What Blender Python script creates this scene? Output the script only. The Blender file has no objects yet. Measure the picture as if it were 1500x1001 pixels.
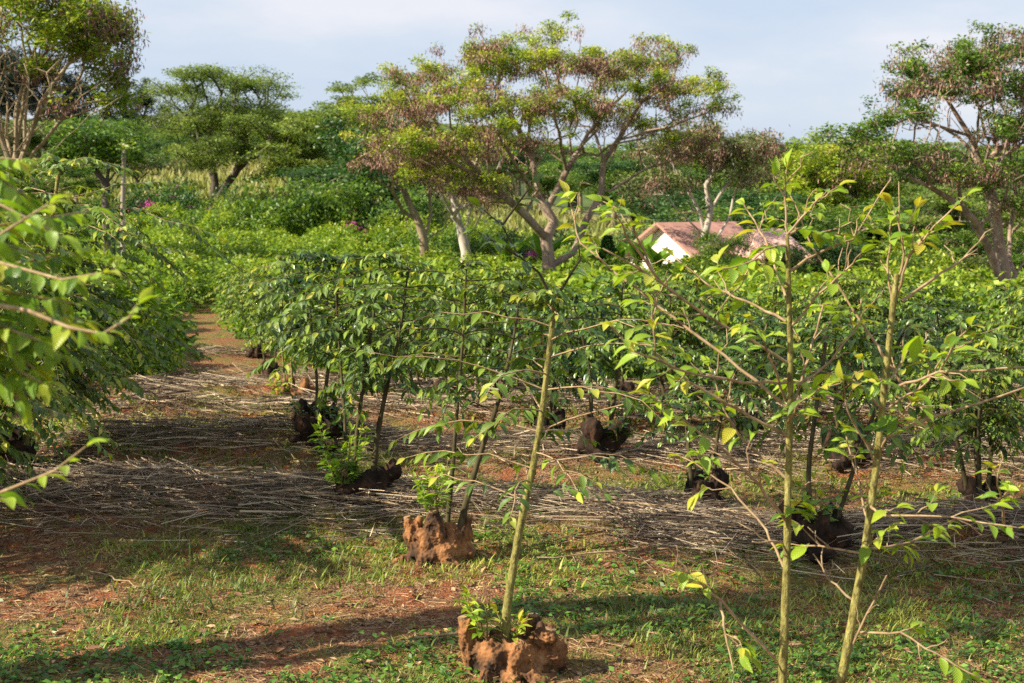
import bpy, math, random
import numpy as np
from mathutils import Vector, noise as mnoise

# ---------------------------------------------------------------- basics
scene = bpy.context.scene
COL = scene.collection
F = 2083.0                      # focal length in photograph pixels (1500 wide)
CAM_H = 2.6
PITCH = math.atan(210.5 / F)
CP, SP = math.cos(PITCH), math.sin(PITCH)
NR = np.random.default_rng(7)
sqrt = math.sqrt


def sstep(a, b, x):
    t = np.clip((x - a) / (b - a), 0, 1)
    return t * t * (3 - 2 * t)


_T = np.random.default_rng(3).random((256, 256))


def vnoise(x, y, s=1.0, o=0.0):
    x = np.asarray(x, float) * s + 37.3 + o * 17.1
    y = np.asarray(y, float) * s + 11.7 + o * 5.3
    xi = np.floor(x).astype(int); yi = np.floor(y).astype(int)
    fx = x - xi; fy = y - yi
    fx = fx * fx * (3 - 2 * fx); fy = fy * fy * (3 - 2 * fy)
    g = lambda a, b: _T[a % 256, b % 256]
    return (g(xi, yi) * (1 - fx) + g(xi + 1, yi) * fx) * (1 - fy) + (g(xi, yi + 1) * (1 - fx) + g(xi + 1, yi + 1) * fx) * fy


def fbm(x, y, s=1.0, n=4, o=0.0):
    t = 0; a = 1; w = 0
    for i in range(n):
        t = t + a * vnoise(x, y, s * 2 ** i, o + i); w += a; a *= .5
    return t / w


# mulch windrows: centre lines Y = c + slope*X, x range, width
WIND = [(11.2, -.20, -5.6, 1.6, .8), (10.75, -.22, 1.1, 6.2, .7), (14.0, -.1, -4.6, 2.2, .7), (13.7, -.05, 2.3, 9, .65),
        (16.7, -.1, -4.9, 9, .42), (19.8, -.1, -6, 9, .4), (23, -.1, -8, 9, .4), (26.5, -.1, -9, -2, .4), (30.5, -.1, -9, -3, .5), (35, -.1, -10, -4, .5)]


def windmask(x, y):
    m = 0
    for c, s, x0, x1, w in WIND:
        d = (y - (c + s * x) - .5 * (vnoise(x, 0, .6, c) - .5)) / w
        m = np.maximum(m, np.exp(-d * d * 1.4) * sstep(x0 - .6, x0 + .6, x) * (1 - sstep(x1 - .6, x1 + .6, x)) * (.55 + .8 * vnoise(x, y, .9, c)))
    return m


def terr(x, y):
    x = np.asarray(x, float); y = np.asarray(y, float)
    z = -1.5 * sstep(14, 34, y)
    z = z + 7 * sstep(55, 130, y) * (1 - .62 * sstep(-10, 9, x))
    z = z - .7 * sstep(5, 13, x) * sstep(44, 58, y) * (1 - sstep(75, 100, y))
    z = z + 16 * sstep(190, 480, y) * (.6 + .8 * vnoise(x, y, .008))
    z = z + .10 * (fbm(x, y, .5, 3) - .5) * (1 - sstep(20, 40, y)) + .5 * (fbm(x, y, .05, 2, 4) - .5) * sstep(60, 90, y)
    z = z + .24 * windmask(x, y) * (1 - sstep(38, 42, y))
    return z


def tz(x, y):
    return float(terr(x, y))


def P(px, py, Y):
    """world point seen at photo pixel (px,py) at world distance Y"""
    a = (px - 750) / F; b = -(py - 500.5) / F
    dy = CP + b * SP; dz = -SP + b * CP
    k = Y / dy
    return np.array([a * k, Y, CAM_H + dz * k])


def G(px, py):
    lo, hi = 2.0, 200.0
    Y = 2.0
    while Y < 200:
        p = P(px, py, Y)
        if p[2] < tz(p[0], p[1]):
            return np.array([p[0], p[1], tz(p[0], p[1])])
        Y += .03
    return p


# ---------------------------------------------------------------- objects
def tag(o, label=None, cat=None, group=None, kind=None):
    if label: o['label'] = label
    if cat: o['category'] = cat
    if group: o['group'] = group
    if kind: o['kind'] = kind
    return o


def empty(name, loc, rz=0):
    o = bpy.data.objects.new(name, None)
    o.empty_display_size = .2
    COL.objects.link(o); o.location = loc; o.rotation_euler = (0, 0, rz)
    return o


def copy_tree(o, parent=None, kids=None):
    c = o.copy(); COL.objects.link(c); c.parent = parent
    for ch in list(o.children):
        copy_tree(ch, c)
    return c


def mesh(name, V, Fc, mat, parent=None, smooth=True, luv=None, loc=None):
    """V (n,3); Fc list of arrays (m,k)"""
    me = bpy.data.meshes.new(name)
    V = np.asarray(V, np.float32)
    if not isinstance(Fc, list): Fc = [Fc]
    Fc = [np.asarray(f, np.int32) for f in Fc if len(f)]
    me.vertices.add(len(V)); me.vertices.foreach_set('co', V.ravel())
    tot = np.concatenate([np.full(len(f), f.shape[1], np.int32) for f in Fc])
    idx = np.concatenate([f.ravel() for f in Fc])
    st = np.concatenate([[0], np.cumsum(tot)[:-1]]).astype(np.int32)
    me.loops.add(len(idx)); me.loops.foreach_set('vertex_index', idx)
    me.polygons.add(len(tot)); me.polygons.foreach_set('loop_start', st)
    me.polygons.foreach_set('loop_total', tot)
    me.update(calc_edges=True)
    me.validate()
    me.polygons.foreach_set('use_smooth', np.full(len(me.polygons), smooth))
    if luv is not None:
        a = me.attributes.new('luv', 'FLOAT_VECTOR', 'POINT')
        a.data.foreach_set('vector', np.asarray(luv, np.float32).ravel())
    if mat: me.materials.append(mat)
    o = bpy.data.objects.new(name, me); COL.objects.link(o)
    if parent is not None: o.parent = parent
    if loc is not None: o.location = loc
    return o


# ---------------------------------------------------------------- geometry batches
def leaf_template(st):
    """st: list (t, halfwidth, z); 3 verts per station"""
    v = []
    for t, w, z in st:
        v += [(t, -w, z + w * .35), (t, 0, z), (t, w, z + w * .35)]
    f = []
    for i in range(len(st) - 1):
        a = i * 3; b = a + 3
        f += [(a, a + 1, b + 1, b), (a + 1, a + 2, b + 2, b + 1)]
    return np.array(v), np.array(f)


COFFEE_HI = leaf_template([(0, .012, 0), (.1, .018, .0), (.25, .135, .02), (.45, .2, .02), (.65, .18, -.03), (.85, .085, -.12), (1, .006, -.17)])
COFFEE_MID = leaf_template([(0, .014, 0), (.12, .03, 0), (.48, .22, .02), (.8, .13, -.08), (1, .008, -.15)])
RHOMB = (np.array([(0, 0, 0), (.45, -.22, .07), (1, 0, -.06), (.45, .22, .07)], float), np.array([(0, 1, 2, 3)]))
FRONDLET = (np.array([(0, -.12, 0), (1, -.2, -.05), (.95, .2, -.05), (0, .12, 0)], float), np.array([(0, 1, 2, 3)]))


def nrm(a):
    return a / np.maximum(np.linalg.norm(a, axis=-1, keepdims=True), 1e-9)


def leaves(Pp, D, N, S, tint, tpl, wscale=None):
    TV, TF = tpl
    Pp = np.asarray(Pp, float); D = nrm(np.asarray(D, float)); N = np.asarray(N, float); S = np.asarray(S, float)
    side = nrm(np.cross(D, N)); n = np.cross(side, D)
    M = len(Pp); k = len(TV)
    w = np.ones(M) if wscale is None else wscale
    V = (Pp[:, None, :] + S[:, None, None] * (D[:, None, :] * TV[None, :, 0:1] + side[:, None, :] * TV[None, :, 1:2] * w[:, None, None] + n[:, None, :] * TV[None, :, 2:3]))
    Fc = TF[None] + (np.arange(M) * k)[:, None, None]
    mw = max(abs(TV[:, 1]).max(), 1e-6)
    luv = np.zeros((M, k, 3)); luv[:, :, 0] = TV[:, 0]; luv[:, :, 1] = TV[:, 1] / mw; luv[:, :, 2] = np.asarray(tint)[:, None]
    return V.reshape(-1, 3), Fc.reshape(-1, TF.shape[1]), luv.reshape(-1, 3)


class LB:                                       # leaf buffer
    def __init__(s): s.p = []; s.d = []; s.n = []; s.s = []; s.t = []

    def add(s, p, d, n, sz, t):
        s.p.append(p); s.d.append(d); s.n.append(n); s.s.append(sz); s.t.append(t)

    def build(s, name, mat, parent, tpl=COFFEE_HI):
        if not s.p: return None
        V, Fc, l = leaves(s.p, s.d, s.n, s.s, s.t, tpl)
        return mesh(name, V, Fc, mat, parent, True, l)


class TB:                                       # tube buffer
    def __init__(s): s.V = []; s.F = []; s.n = 0

    def tube(s, pts, rad, sides=6, knob=0.0, rng=None):
        pts = np.asarray(pts, float); rad = np.asarray(rad, float)
        m = len(pts)
        if m < 2: return
        tg = np.gradient(pts, axis=0); tg = nrm(tg)
        ref = np.array([0, 0, 1.]) if abs(tg[0][2]) < .9 else np.array([1., 0, 0])
        u = nrm(np.cross(tg, ref)); v = np.cross(tg, u)
        a = np.arange(sides) * 2 * math.pi / sides
        ring = u[:, None] * np.cos(a)[None, :, None] + v[:, None] * np.sin(a)[None, :, None]
        r = rad[:, None] * np.ones(sides)[None]
        if knob: r = r * (1 + knob * ((rng or NR).random((m, sides)) - .5))
        V = pts[:, None] + ring * r[:, :, None]
        i = np.arange(m - 1)[:, None] * sides; j = np.arange(sides)[None]; j2 = (j + 1) % sides
        q = np.stack([i + j, i + j2, i + sides + j2, i + sides + j], -1).reshape(-1, 4) + s.n
        s.V.append(V.reshape(-1, 3)); s.F.append(q); s.n += m * sides
        c = s.n                                   # end cap
        s.V.append(pts[-1:] + tg[-1:] * rad[-1] * .5); s.n += 1
        e = c - sides
        t = np.array([[e + k, e + (k + 1) % sides, c, c] for k in range(sides)])
        s.F3 = getattr(s, 'F3', []); s.F3.append(t[:, :3])

    def build(s, name, mat, parent, smooth=True):
        if not s.V: return None
        return mesh(name, np.concatenate(s.V), [np.concatenate(s.F), np.concatenate(s.F3)], mat, parent, smooth)


def sticks(Pc, ang, L, R, bend, tilt):
    """many thin bent 3-sided sticks: centre, heading, length, radius"""
    M = len(Pc)
    d = np.stack([np.cos(ang) * np.cos(tilt), np.sin(ang) * np.cos(tilt), np.sin(tilt)], -1)
    sd = np.stack([-np.sin(ang), np.cos(ang), np.zeros(M)], -1); up = np.cross(d, sd)
    t = np.array([-.5, 0, .5]); off = np.array([0, 1, 0])
    C = Pc[:, None] + d[:, None] * (t[None, :, None] * L[:, None, None]) + sd[:, None] * (off[None, :, None] * (bend * L)[:, None, None])
    a = np.array([0, 2.1, 4.2])
    rr = np.array([1, .85, .55])
    V = C[:, :, None] + (sd[:, None, None] * np.cos(a)[None, None, :, None] + up[:, None, None] * np.sin(a)[None, None, :, None]) * (R[:, None] * rr[None])[:, :, None, None]
    q = []
    for i in (0, 3):
        for j in range(3):
            q.append((i + j, i + (j + 1) % 3, i + 3 + (j + 1) % 3, i + 3 + j))
    Fq = np.array(q)[None] + (np.arange(M) * 9)[:, None, None]
    luv = np.zeros((M, 9, 3)); luv[:, :, 2] = NR.random(M)[:, None]
    return V.reshape(-1, 3), Fq.reshape(-1, 4), luv.reshape(-1, 3)


# ---------------------------------------------------------------- materials
def newmat(name):
    m = bpy.data.materials.new(name); m.use_nodes = True
    nt = m.node_tree; nt.nodes.clear()
    return m, nt, nt.nodes, nt.links


def ramp(nt, fac, stops):
    r = nt.nodes.new('ShaderNodeValToRGB')
    e = r.color_ramp.elements
    while len(e) < len(stops): e.new(.5)
    for i, (p, c) in enumerate(stops):
        e[i].position = p; e[i].color = (*c, 1)
    nt.links.new(fac, r.inputs[0])
    return r.outputs[0]


def math_(nt, op, a, b=None, c=None):
    n = nt.nodes.new('ShaderNodeMath'); n.operation = op
    for i, v in enumerate((a, b, c)):
        if v is None: continue
        if isinstance(v, (int, float)): n.inputs[i].default_value = v
        else: nt.links.new(v, n.inputs[i])
    return n.outputs[0]


def leafmat(name, stops, rough=.42, trans=.35, spread=.5, veins=False, spec=.5, tcol=(1.25, 1.25, .55)):
    m, nt, N, L = newmat(name)
    out = N.new('ShaderNodeOutputMaterial'); pb = N.new('ShaderNodeBsdfPrincipled')
    at = N.new('ShaderNodeAttribute'); at.attribute_name = 'luv'
    sx = N.new('ShaderNodeSeparateXYZ'); L.new(at.outputs['Vector'], sx.inputs[0])
    geo = N.new('ShaderNodeNewGeometry')
    r = math_(nt, 'MULTIPLY_ADD', geo.outputs['Random Per Island'], spread, -spread / 2)
    f = math_(nt, 'ADD', sx.outputs[2], r)
    col = ramp(nt, f, stops)
    if veins:
        av = math_(nt, 'ABSOLUTE', sx.outputs[1])
        mid = math_(nt, 'LESS_THAN', av, .07)
        ph = math_(nt, 'MULTIPLY_ADD', av, -.28, sx.outputs[0])
        w = math_(nt, 'SINE', math_(nt, 'MULTIPLY', ph, 62.0))
        w01 = math_(nt, 'MULTIPLY_ADD', w, .5, .5)
        vs = math_(nt, 'POWER', w01, 8.0)
        k = math_(nt, 'MULTIPLY', math_(nt, 'MAXIMUM', mid, math_(nt, 'MULTIPLY', vs, .5)), .45)
        mx = N.new('ShaderNodeMixRGB'); L.new(k, mx.inputs[0]); L.new(col, mx.inputs[1]); mx.inputs[2].default_value = (.3, .38, .08, 1)
        col = mx.outputs[0]
        bp = N.new('ShaderNodeBump'); bp.inputs['Strength'].default_value = .5; bp.inputs['Distance'].default_value = .003
        L.new(w01, bp.inputs['Height']); L.new(bp.outputs[0], pb.inputs['Normal'])
    # blotchy darker and yellower spots
    nz = N.new('ShaderNodeTexNoise'); nz.inputs['Scale'].default_value = 9
    tc = N.new('ShaderNodeTexCoord'); L.new(tc.outputs['Object'], nz.inputs[0])
    hs = N.new('ShaderNodeHueSaturation'); L.new(col, hs.inputs['Color'])
    L.new(math_(nt, 'MULTIPLY_ADD', nz.outputs[0], .8, .6), hs.inputs['Value'])
    hs.inputs['Saturation'].default_value = 1.0
    col = hs.outputs[0]
    L.new(col, pb.inputs['Base Color']); pb.inputs['Roughness'].default_value = rough
    pb.inputs['Specular IOR Level'].default_value = spec
    tr = N.new('ShaderNodeBsdfTranslucent')
    tm = N.new('ShaderNodeMixRGB'); tm.blend_type = 'MULTIPLY'; tm.inputs[0].default_value = 1; L.new(col, tm.inputs[1]); tm.inputs[2].default_value = (*tcol, 1)
    L.new(tm.outputs[0], tr.inputs[0])
    mx = N.new('ShaderNodeMixShader'); mx.inputs[0].default_value = trans
    L.new(pb.outputs[0], mx.inputs[1]); L.new(tr.outputs[0], mx.inputs[2]); L.new(mx.outputs[0], out.inputs[0])
    return m


def barkmat(name, stops, scale=12, rough=.9, bump=.4, dist=.02, stretch=(1, 1, .3)):
    m, nt, N, L = newmat(name)
    out = N.new('ShaderNodeOutputMaterial'); pb = N.new('ShaderNodeBsdfPrincipled')
    tc = N.new('ShaderNodeTexCoord'); mp = N.new('ShaderNodeMapping'); mp.inputs['Scale'].default_value = stretch
    L.new(tc.outputs['Object'], mp.inputs[0])
    nz = N.new('ShaderNodeTexNoise'); nz.inputs['Scale'].default_value = scale; nz.inputs['Detail'].default_value = 7; nz.inputs['Roughness'].default_value = .65
    L.new(mp.outputs[0], nz.inputs[0])
    col = ramp(nt, nz.outputs[0], stops)
    L.new(col, pb.inputs['Base Color']); pb.inputs['Roughness'].default_value = rough
    pb.inputs['Specular IOR Level'].default_value = .2
    n2 = N.new('ShaderNodeTexNoise'); n2.inputs['Scale'].default_value = scale * 3; n2.inputs['Detail'].default_value = 5; L.new(mp.outputs[0], n2.inputs[0])
    b = N.new('ShaderNodeBump'); b.inputs['Strength'].default_value = bump; b.inputs['Distance'].default_value = dist
    L.new(math_(nt, 'ADD', nz.outputs[0], n2.outputs[0]), b.inputs['Height']); L.new(b.outputs[0], pb.inputs['Normal'])
    L.new(pb.outputs[0], out.inputs[0])
    return m


def plain(name, col, rough=.7, nscale=6, var=.25, bump=.2):
    c0 = tuple(max(0, c * (1 - var)) for c in col); c1 = tuple(min(1, c * (1 + var)) for c in col)
    return barkmat(name, [(.3, c0), (.7, c1)], nscale, rough, bump, .01, (1, 1, 1))


M = {}
# coffee foliage
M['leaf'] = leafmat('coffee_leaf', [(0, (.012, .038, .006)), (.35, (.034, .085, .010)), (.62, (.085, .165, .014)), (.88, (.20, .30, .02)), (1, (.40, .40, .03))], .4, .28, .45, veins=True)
M['leaf_young'] = leafmat('coffee_leaf_young', [(0, (.05, .13, .012)), (.4, (.15, .30, .02)), (.75, (.34, .48, .03)), (1, (.52, .46, .05))], .38, .42, .4, veins=True)
M['leaf_dark'] = leafmat('coffee_leaf_dark', [(0, (.009, .03, .006)), (.5, (.026, .068, .011)), (.8, (.065, .13, .015)), (1, (.16, .25, .02))], .33, .28, .5)
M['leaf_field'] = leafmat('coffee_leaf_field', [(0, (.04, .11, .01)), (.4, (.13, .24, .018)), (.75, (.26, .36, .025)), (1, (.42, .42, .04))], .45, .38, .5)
M['stem'] = barkmat('coffee_stem_bark', [(.32, (.06, .05, .022)), (.45, (.17, .15, .045)), (.6, (.27, .25, .075)), (.75, (.42, .38, .2))], 55, .85, 1, .006, (1, 1, .4))
M['stem_dark'] = barkmat('coffee_stem_dark', [(.3, (.03, .025, .014)), (.6, (.09, .075, .035)), (.8, (.16, .14, .07))], 25, .85, .5, .004)
M['twig'] = barkmat('coffee_twig', [(.3, (.14, .095, .05)), (.5, (.30, .21, .12)), (.75, (.48, .37, .24))], 30, .8, .3, .002)
M['stump'] = barkmat('stump_wood', [(.36, (.02, .013, .009)), (.44, (.08, .042, .022)), (.51, (.16, .075, .032)), (.58, (.27, .12, .045)), (.68, (.33, .19, .09)), (.8, (.24, .18, .12))], 8, .85, 1, .012, (1, 1, .5))
M['cutwood'] = barkmat('cut_wood_face', [(.35, (.12, .07, .035)), (.55, (.30, .19, .10)), (.75, (.45, .33, .2))], 40, .9, .4, .003)
M['stump_dark'] = barkmat('stump_wood_dark', [(.35, (.010, .008, .006)), (.55, (.035, .02, .013)), (.72, (.11, .055, .028))], 9, .9, .9, .02, (1, 1, .7))
# trees
M['bark_pink'] = barkmat('umbrella_tree_bark', [(.3, (.13, .09, .07)), (.5, (.29, .21, .16)), (.7, (.43, .34, .27))], 3, .9, .5, .03)
M['bark_pale'] = barkmat('pale_tree_bark', [(.3, (.22, .18, .14)), (.5, (.42, .37, .31)), (.7, (.58, .53, .46))], 3, .9, .4, .03)
M['bark_dark'] = barkmat('dark_tree_bark', [(.3, (.04, .033, .027)), (.5, (.10, .085, .07)), (.7, (.19, .16, .13))], 3, .9, .5, .03)
M['bark_tan'] = barkmat('tan_tree_bark', [(.3, (.12, .09, .05)), (.5, (.24, .19, .12)), (.7, (.36, .30, .2))], 3, .9, .5, .03)
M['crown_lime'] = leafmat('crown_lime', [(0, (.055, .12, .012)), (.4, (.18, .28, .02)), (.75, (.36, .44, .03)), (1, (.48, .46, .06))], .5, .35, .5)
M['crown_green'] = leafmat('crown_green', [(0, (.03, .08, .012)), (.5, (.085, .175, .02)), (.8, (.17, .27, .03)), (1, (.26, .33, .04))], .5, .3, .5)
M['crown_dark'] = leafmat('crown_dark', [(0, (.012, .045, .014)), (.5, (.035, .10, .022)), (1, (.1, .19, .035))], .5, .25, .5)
M['crown_acacia'] = leafmat('crown_acacia', [(0, (.06, .11, .02)), (.5, (.14, .21, .035)), (1, (.26, .33, .07))], .6, .35, .5)
M['crown_olive'] = leafmat('crown_olive', [(0, (.05, .08, .025)), (.5, (.11, .15, .04)), (1, (.2, .24, .07))], .6, .3, .5)
M['crown_haze_blue'] = leafmat('crown_haze_blue', [(0, (.015, .03, .025)), (.5, (.035, .06, .045)), (1, (.06, .09, .06))], .6, .15, .5)  # bluish haze of the far conifers is put into this leaf colour
M['pods'] = leafmat('seed_pod', [(0, (.07, .03, .025)), (.5, (.20, .095, .075)), (.8, (.32, .18, .14)), (1, (.45, .29, .22))], .6, .2, .8, tcol=(1.2, .9, .7))
M['flower'] = leafmat('bougainvillea', [(0, (.45, .05, .25)), (1, (.75, .15, .5))], .5, .4, .4, tcol=(1.1, .7, 1))
M['banana'] = leafmat('banana_leaf', [(0, (.06, .16, .02)), (1, (.25, .4, .05))], .4, .35, .4)
# ground cover
M['grass'] = leafmat('grass_blade', [(0, (.055, .10, .012)), (.35, (.16, .22, .022)), (.65, (.34, .37, .05)), (1, (.55, .47, .15))], .5, .3, .6)
M['weed'] = leafmat('weed_leaf', [(0, (.03, .09, .012)), (.5, (.09, .2, .02)), (1, (.22, .34, .04))], .45, .3, .6)
M['meadow'] = leafmat('meadow_grass', [(0, (.12, .17, .035)), (.5, (.26, .27, .08)), (1, (.42, .37, .18))], .7, .3, .6)
M['straw'] = leafmat('dry_stalk', [(0, (.05, .033, .022)), (.45, (.20, .145, .10)), (.8, (.42, .32, .22)), (1, (.66, .54, .37))], .8, .05, .9, tcol=(1, .8, .6))
M['litter'] = leafmat('litter_bit', [(0, (.07, .035, .02)), (.5, (.24, .12, .06)), (1, (.48, .34, .18))], .85, .05, .9, tcol=(1, .8, .6))
M['wall'] = plain('house_white_wall', (.78, .75, .70), .8, 2, .08)
M['pole'] = barkmat('pole_wood', [(.3, (.2, .16, .13)), (.7, (.42, .35, .29))], 6, .9, .4, .01)
M['glass'] = plain('window_dark', (.04, .05, .06), .2, 2, .1, 0)
M['frame'] = plain('window_frame', (.35, .30, .25), .6, 4, .1)
M['post'] = plain('post_white', (.7, .68, .64), .7, 4, .1)


def roofmat():
    m, nt, N, L = newmat('red_roof_tile')
    out = N.new('ShaderNodeOutputMaterial'); pb = N.new('ShaderNodeBsdfPrincipled')
    tc = N.new('ShaderNodeTexCoord'); br = N.new('ShaderNodeTexBrick')
    br.inputs['Scale'].default_value = 3.2; br.inputs['Color1'].default_value = (.60, .34, .28, 1); br.inputs['Color2'].default_value = (.76, .52, .45, 1)
    br.inputs['Mortar'].default_value = (.38, .2, .16, 1); br.inputs['Mortar Size'].default_value = .03
    L.new(tc.outputs['UV'], br.inputs[0])
    nz = N.new('ShaderNodeTexNoise'); nz.inputs['Scale'].default_value = 3; L.new(tc.outputs['Object'], nz.inputs[0])
    mx = N.new('ShaderNodeMixRGB'); mx.blend_type = 'OVERLAY'; mx.inputs[0].default_value = .3; L.new(br.outputs[0], mx.inputs[1]); L.new(nz.outputs[0], mx.inputs[2])
    L.new(mx.outputs[0], pb.inputs['Base Color']); pb.inputs['Roughness'].default_value = .8
    L.new(pb.outputs[0], out.inputs[0])
    return m


M['roof'] = roofmat()


def groundmat():
    m, nt, N, L = newmat('red_soil_ground')
    out = N.new('ShaderNodeOutputMaterial'); pb = N.new('ShaderNodeBsdfPrincipled')
    tc = N.new('ShaderNodeTexCoord'); O = tc.outputs['Object']
    def nz(s, d=6, r=.6):
        n = N.new('ShaderNodeTexNoise'); n.inputs['Scale'].default_value = s; n.inputs['Detail'].default_value = d; n.inputs['Roughness'].default_value = r
        L.new(O, n.inputs[0]); return n.outputs[0]
    soil = ramp(nt, nz(14, 8, .7), [(.3, (.085, .028, .012)), (.5, (.27, .082, .032)), (.68, (.40, .16, .068))])
    vor = N.new('ShaderNodeTexVoronoi'); vor.inputs['Scale'].default_value = 70; L.new(O, vor.inputs[0])
    bits = ramp(nt, vor.outputs['Color'], [(.3, (.07, .035, .018)), (.55, (.21, .125, .06)), (.8, (.38, .27, .15))])
    mx1 = N.new('ShaderNodeMixRGB'); L.new(ramp(nt, nz(5, 6), [(.36, (0, 0, 0)), (.56, (.85,) * 3)]), mx1.inputs[0]); L.new(soil, mx1.inputs[1]); L.new(bits, mx1.inputs[2])
    # thin turf showing between blades
    turf = ramp(nt, nz(60, 4), [(.3, (.05, .07, .015)), (.6, (.15, .19, .035)), (.8, (.30, .30, .09))])
    mx2 = N.new('ShaderNodeMixRGB'); L.new(ramp(nt, nz(.9, 9, .68), [(.47, (0, 0, 0)), (.6, (.8,) * 3)]), mx2.inputs[0]); L.new(mx1.outputs[0], mx2.inputs[1]); L.new(turf, mx2.inputs[2])
    # grass hillside beyond the field
    hill = ramp(nt, nz(.12, 8, .7), [(.35, (.12, .16, .04)), (.5, (.24, .26, .08)), (.65, (.36, .34, .14))])
    wood = ramp(nt, nz(.06, 8, .7), [(.3, (.03, .055, .015)), (.7, (.09, .13, .035))])
    sy = N.new('ShaderNodeSeparateXYZ'); L.new(O, sy.inputs[0])
    def step(a, b):
        mr = N.new('ShaderNodeMapRange'); mr.inputs[1].default_value = a; mr.inputs[2].default_value = b; L.new(sy.outputs[1], mr.inputs[0]); return mr.outputs[0]
    mx3 = N.new('ShaderNodeMixRGB'); L.new(step(50, 58), mx3.inputs[0]); L.new(mx2.outputs[0], mx3.inputs[1]); L.new(hill, mx3.inputs[2])
    mx4 = N.new('ShaderNodeMixRGB'); L.new(step(105, 135), mx4.inputs[0]); L.new(mx3.outputs[0], mx4.inputs[1]); L.new(wood, mx4.inputs[2])
    L.new(mx4.outputs[0], pb.inputs['Base Color']); pb.inputs['Roughness'].default_value = .95; pb.inputs['Specular IOR Level'].default_value = .15
    b = N.new('ShaderNodeBump'); b.inputs['Strength'].default_value = .9; b.inputs['Distance'].default_value = .035
    L.new(math_(nt, 'ADD', nz(18, 8, .7), math_(nt, 'MULTIPLY', vor.outputs[0], .5)), b.inputs['Height']); L.new(b.outputs[0], pb.inputs['Normal'])
    L.new(pb.outputs[0], out.inputs[0])
    return m


# ---------------------------------------------------------------- ground
def axis(segs):
    out = []
    for a, b, s in segs:
        n = max(1, int(round((b - a) / s))); out += list(np.linspace(a, b, n, endpoint=False))
    out.append(segs[-1][1]); return np.array(out)


XS = axis([(-900, -200, 70), (-200, -60, 10), (-60, -9, 1.5), (-9, 9, .09), (9, 60, 1.5), (60, 200, 10), (200, 900, 70)])
YS = axis([(-200, 0, 20), (0, 5, .5), (5, 20, .09), (20, 30, .2), (30, 140, 1.5), (140, 500, 8), (500, 1500, 100)])
GX, GY = np.meshgrid(XS, YS)
GZ = terr(GX, GY)
near = (1 - sstep(18, 26, GY)) * (GY > 4.5)
GZ = GZ + near * (.05 * (fbm(GX, GY, 4, 3, 2) - .5) + .03 * (vnoise(GX, GY, 9, 5) - .5))
ny, nx = GX.shape
ii = (np.arange(ny - 1)[:, None] * nx + np.arange(nx - 1)[None]).reshape(-1)
g = mesh('ground', np.stack([GX, GY, GZ], -1).reshape(-1, 3), np.stack([ii, ii + 1, ii + nx + 1, ii + nx], -1), groundmat())
tag(g, kind='structure')

# ---------------------------------------------------------------- coffee trees
UP = np.array([0, 0, 1.])


def rv(rng, s=1.0):
    return (rng.random(3) - .5) * 2 * s


def put_leaf(lb, rng, p, d, L, t, drop=.35):
    d = d + np.array([0, 0, -drop * rng.uniform(.3, 1.6)]) + rv(rng, .25)
    n = UP + rv(rng, .55)
    lb.add(p, d, n, L * rng.uniform(.7, 1.15), t)


def leafy_branch(lb, rng, pts, L, start=.35, step=.055, size=.12, tint=.4, tip=.0, miss=.12, drop=.35):
    """opposite leaf pairs along a polyline from fraction start to its tip"""
    pts = np.asarray(pts)
    seg = np.linalg.norm(np.diff(pts, axis=0), axis=1); cum = np.concatenate([[0], np.cumsum(seg)]); T = cum[-1]
    s = start * T
    while s < T:
        i = min(len(seg) - 1, int(np.searchsorted(cum, s, 'right') - 1)); f = (s - cum[i]) / seg[i]
        p = pts[i] * (1 - f) + pts[i + 1] * f; d = (pts[i + 1] - pts[i]) / seg[i]
        sd = np.cross(d, UP); sn = np.linalg.norm(sd)
        sd = sd / sn if sn > .1 else np.array([math.cos(s * 40), math.sin(s * 40), 0])
        k = s / T
        for sg in (-1, 1):
            if rng.random() > miss:
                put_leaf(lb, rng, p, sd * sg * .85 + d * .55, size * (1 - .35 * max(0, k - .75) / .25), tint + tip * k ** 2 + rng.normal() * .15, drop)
        s += step * rng.uniform(.7, 1.3)
    p = pts[-1]; d = nrm(pts[-1] - pts[-2])
    for sg in (-1, 1):
        put_leaf(lb, rng, p, d + np.cross(d, UP) * sg * .3, size * .75, tint + tip + .1 + rng.normal() * .08, drop * .4)


def bezier(p0, d, L, droop, n=6, rng=None, wob=.04):
    pts = []
    p = np.array(p0, float)
    for i in range(n + 1):
        s = i / n
        q = p + d * L * s + np.array([0, 0, -droop * L * s * s])
        if rng is not None and 0 < i: q = q + rv(rng, wob * L * s)
        pts.append(q)
    return pts


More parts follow.
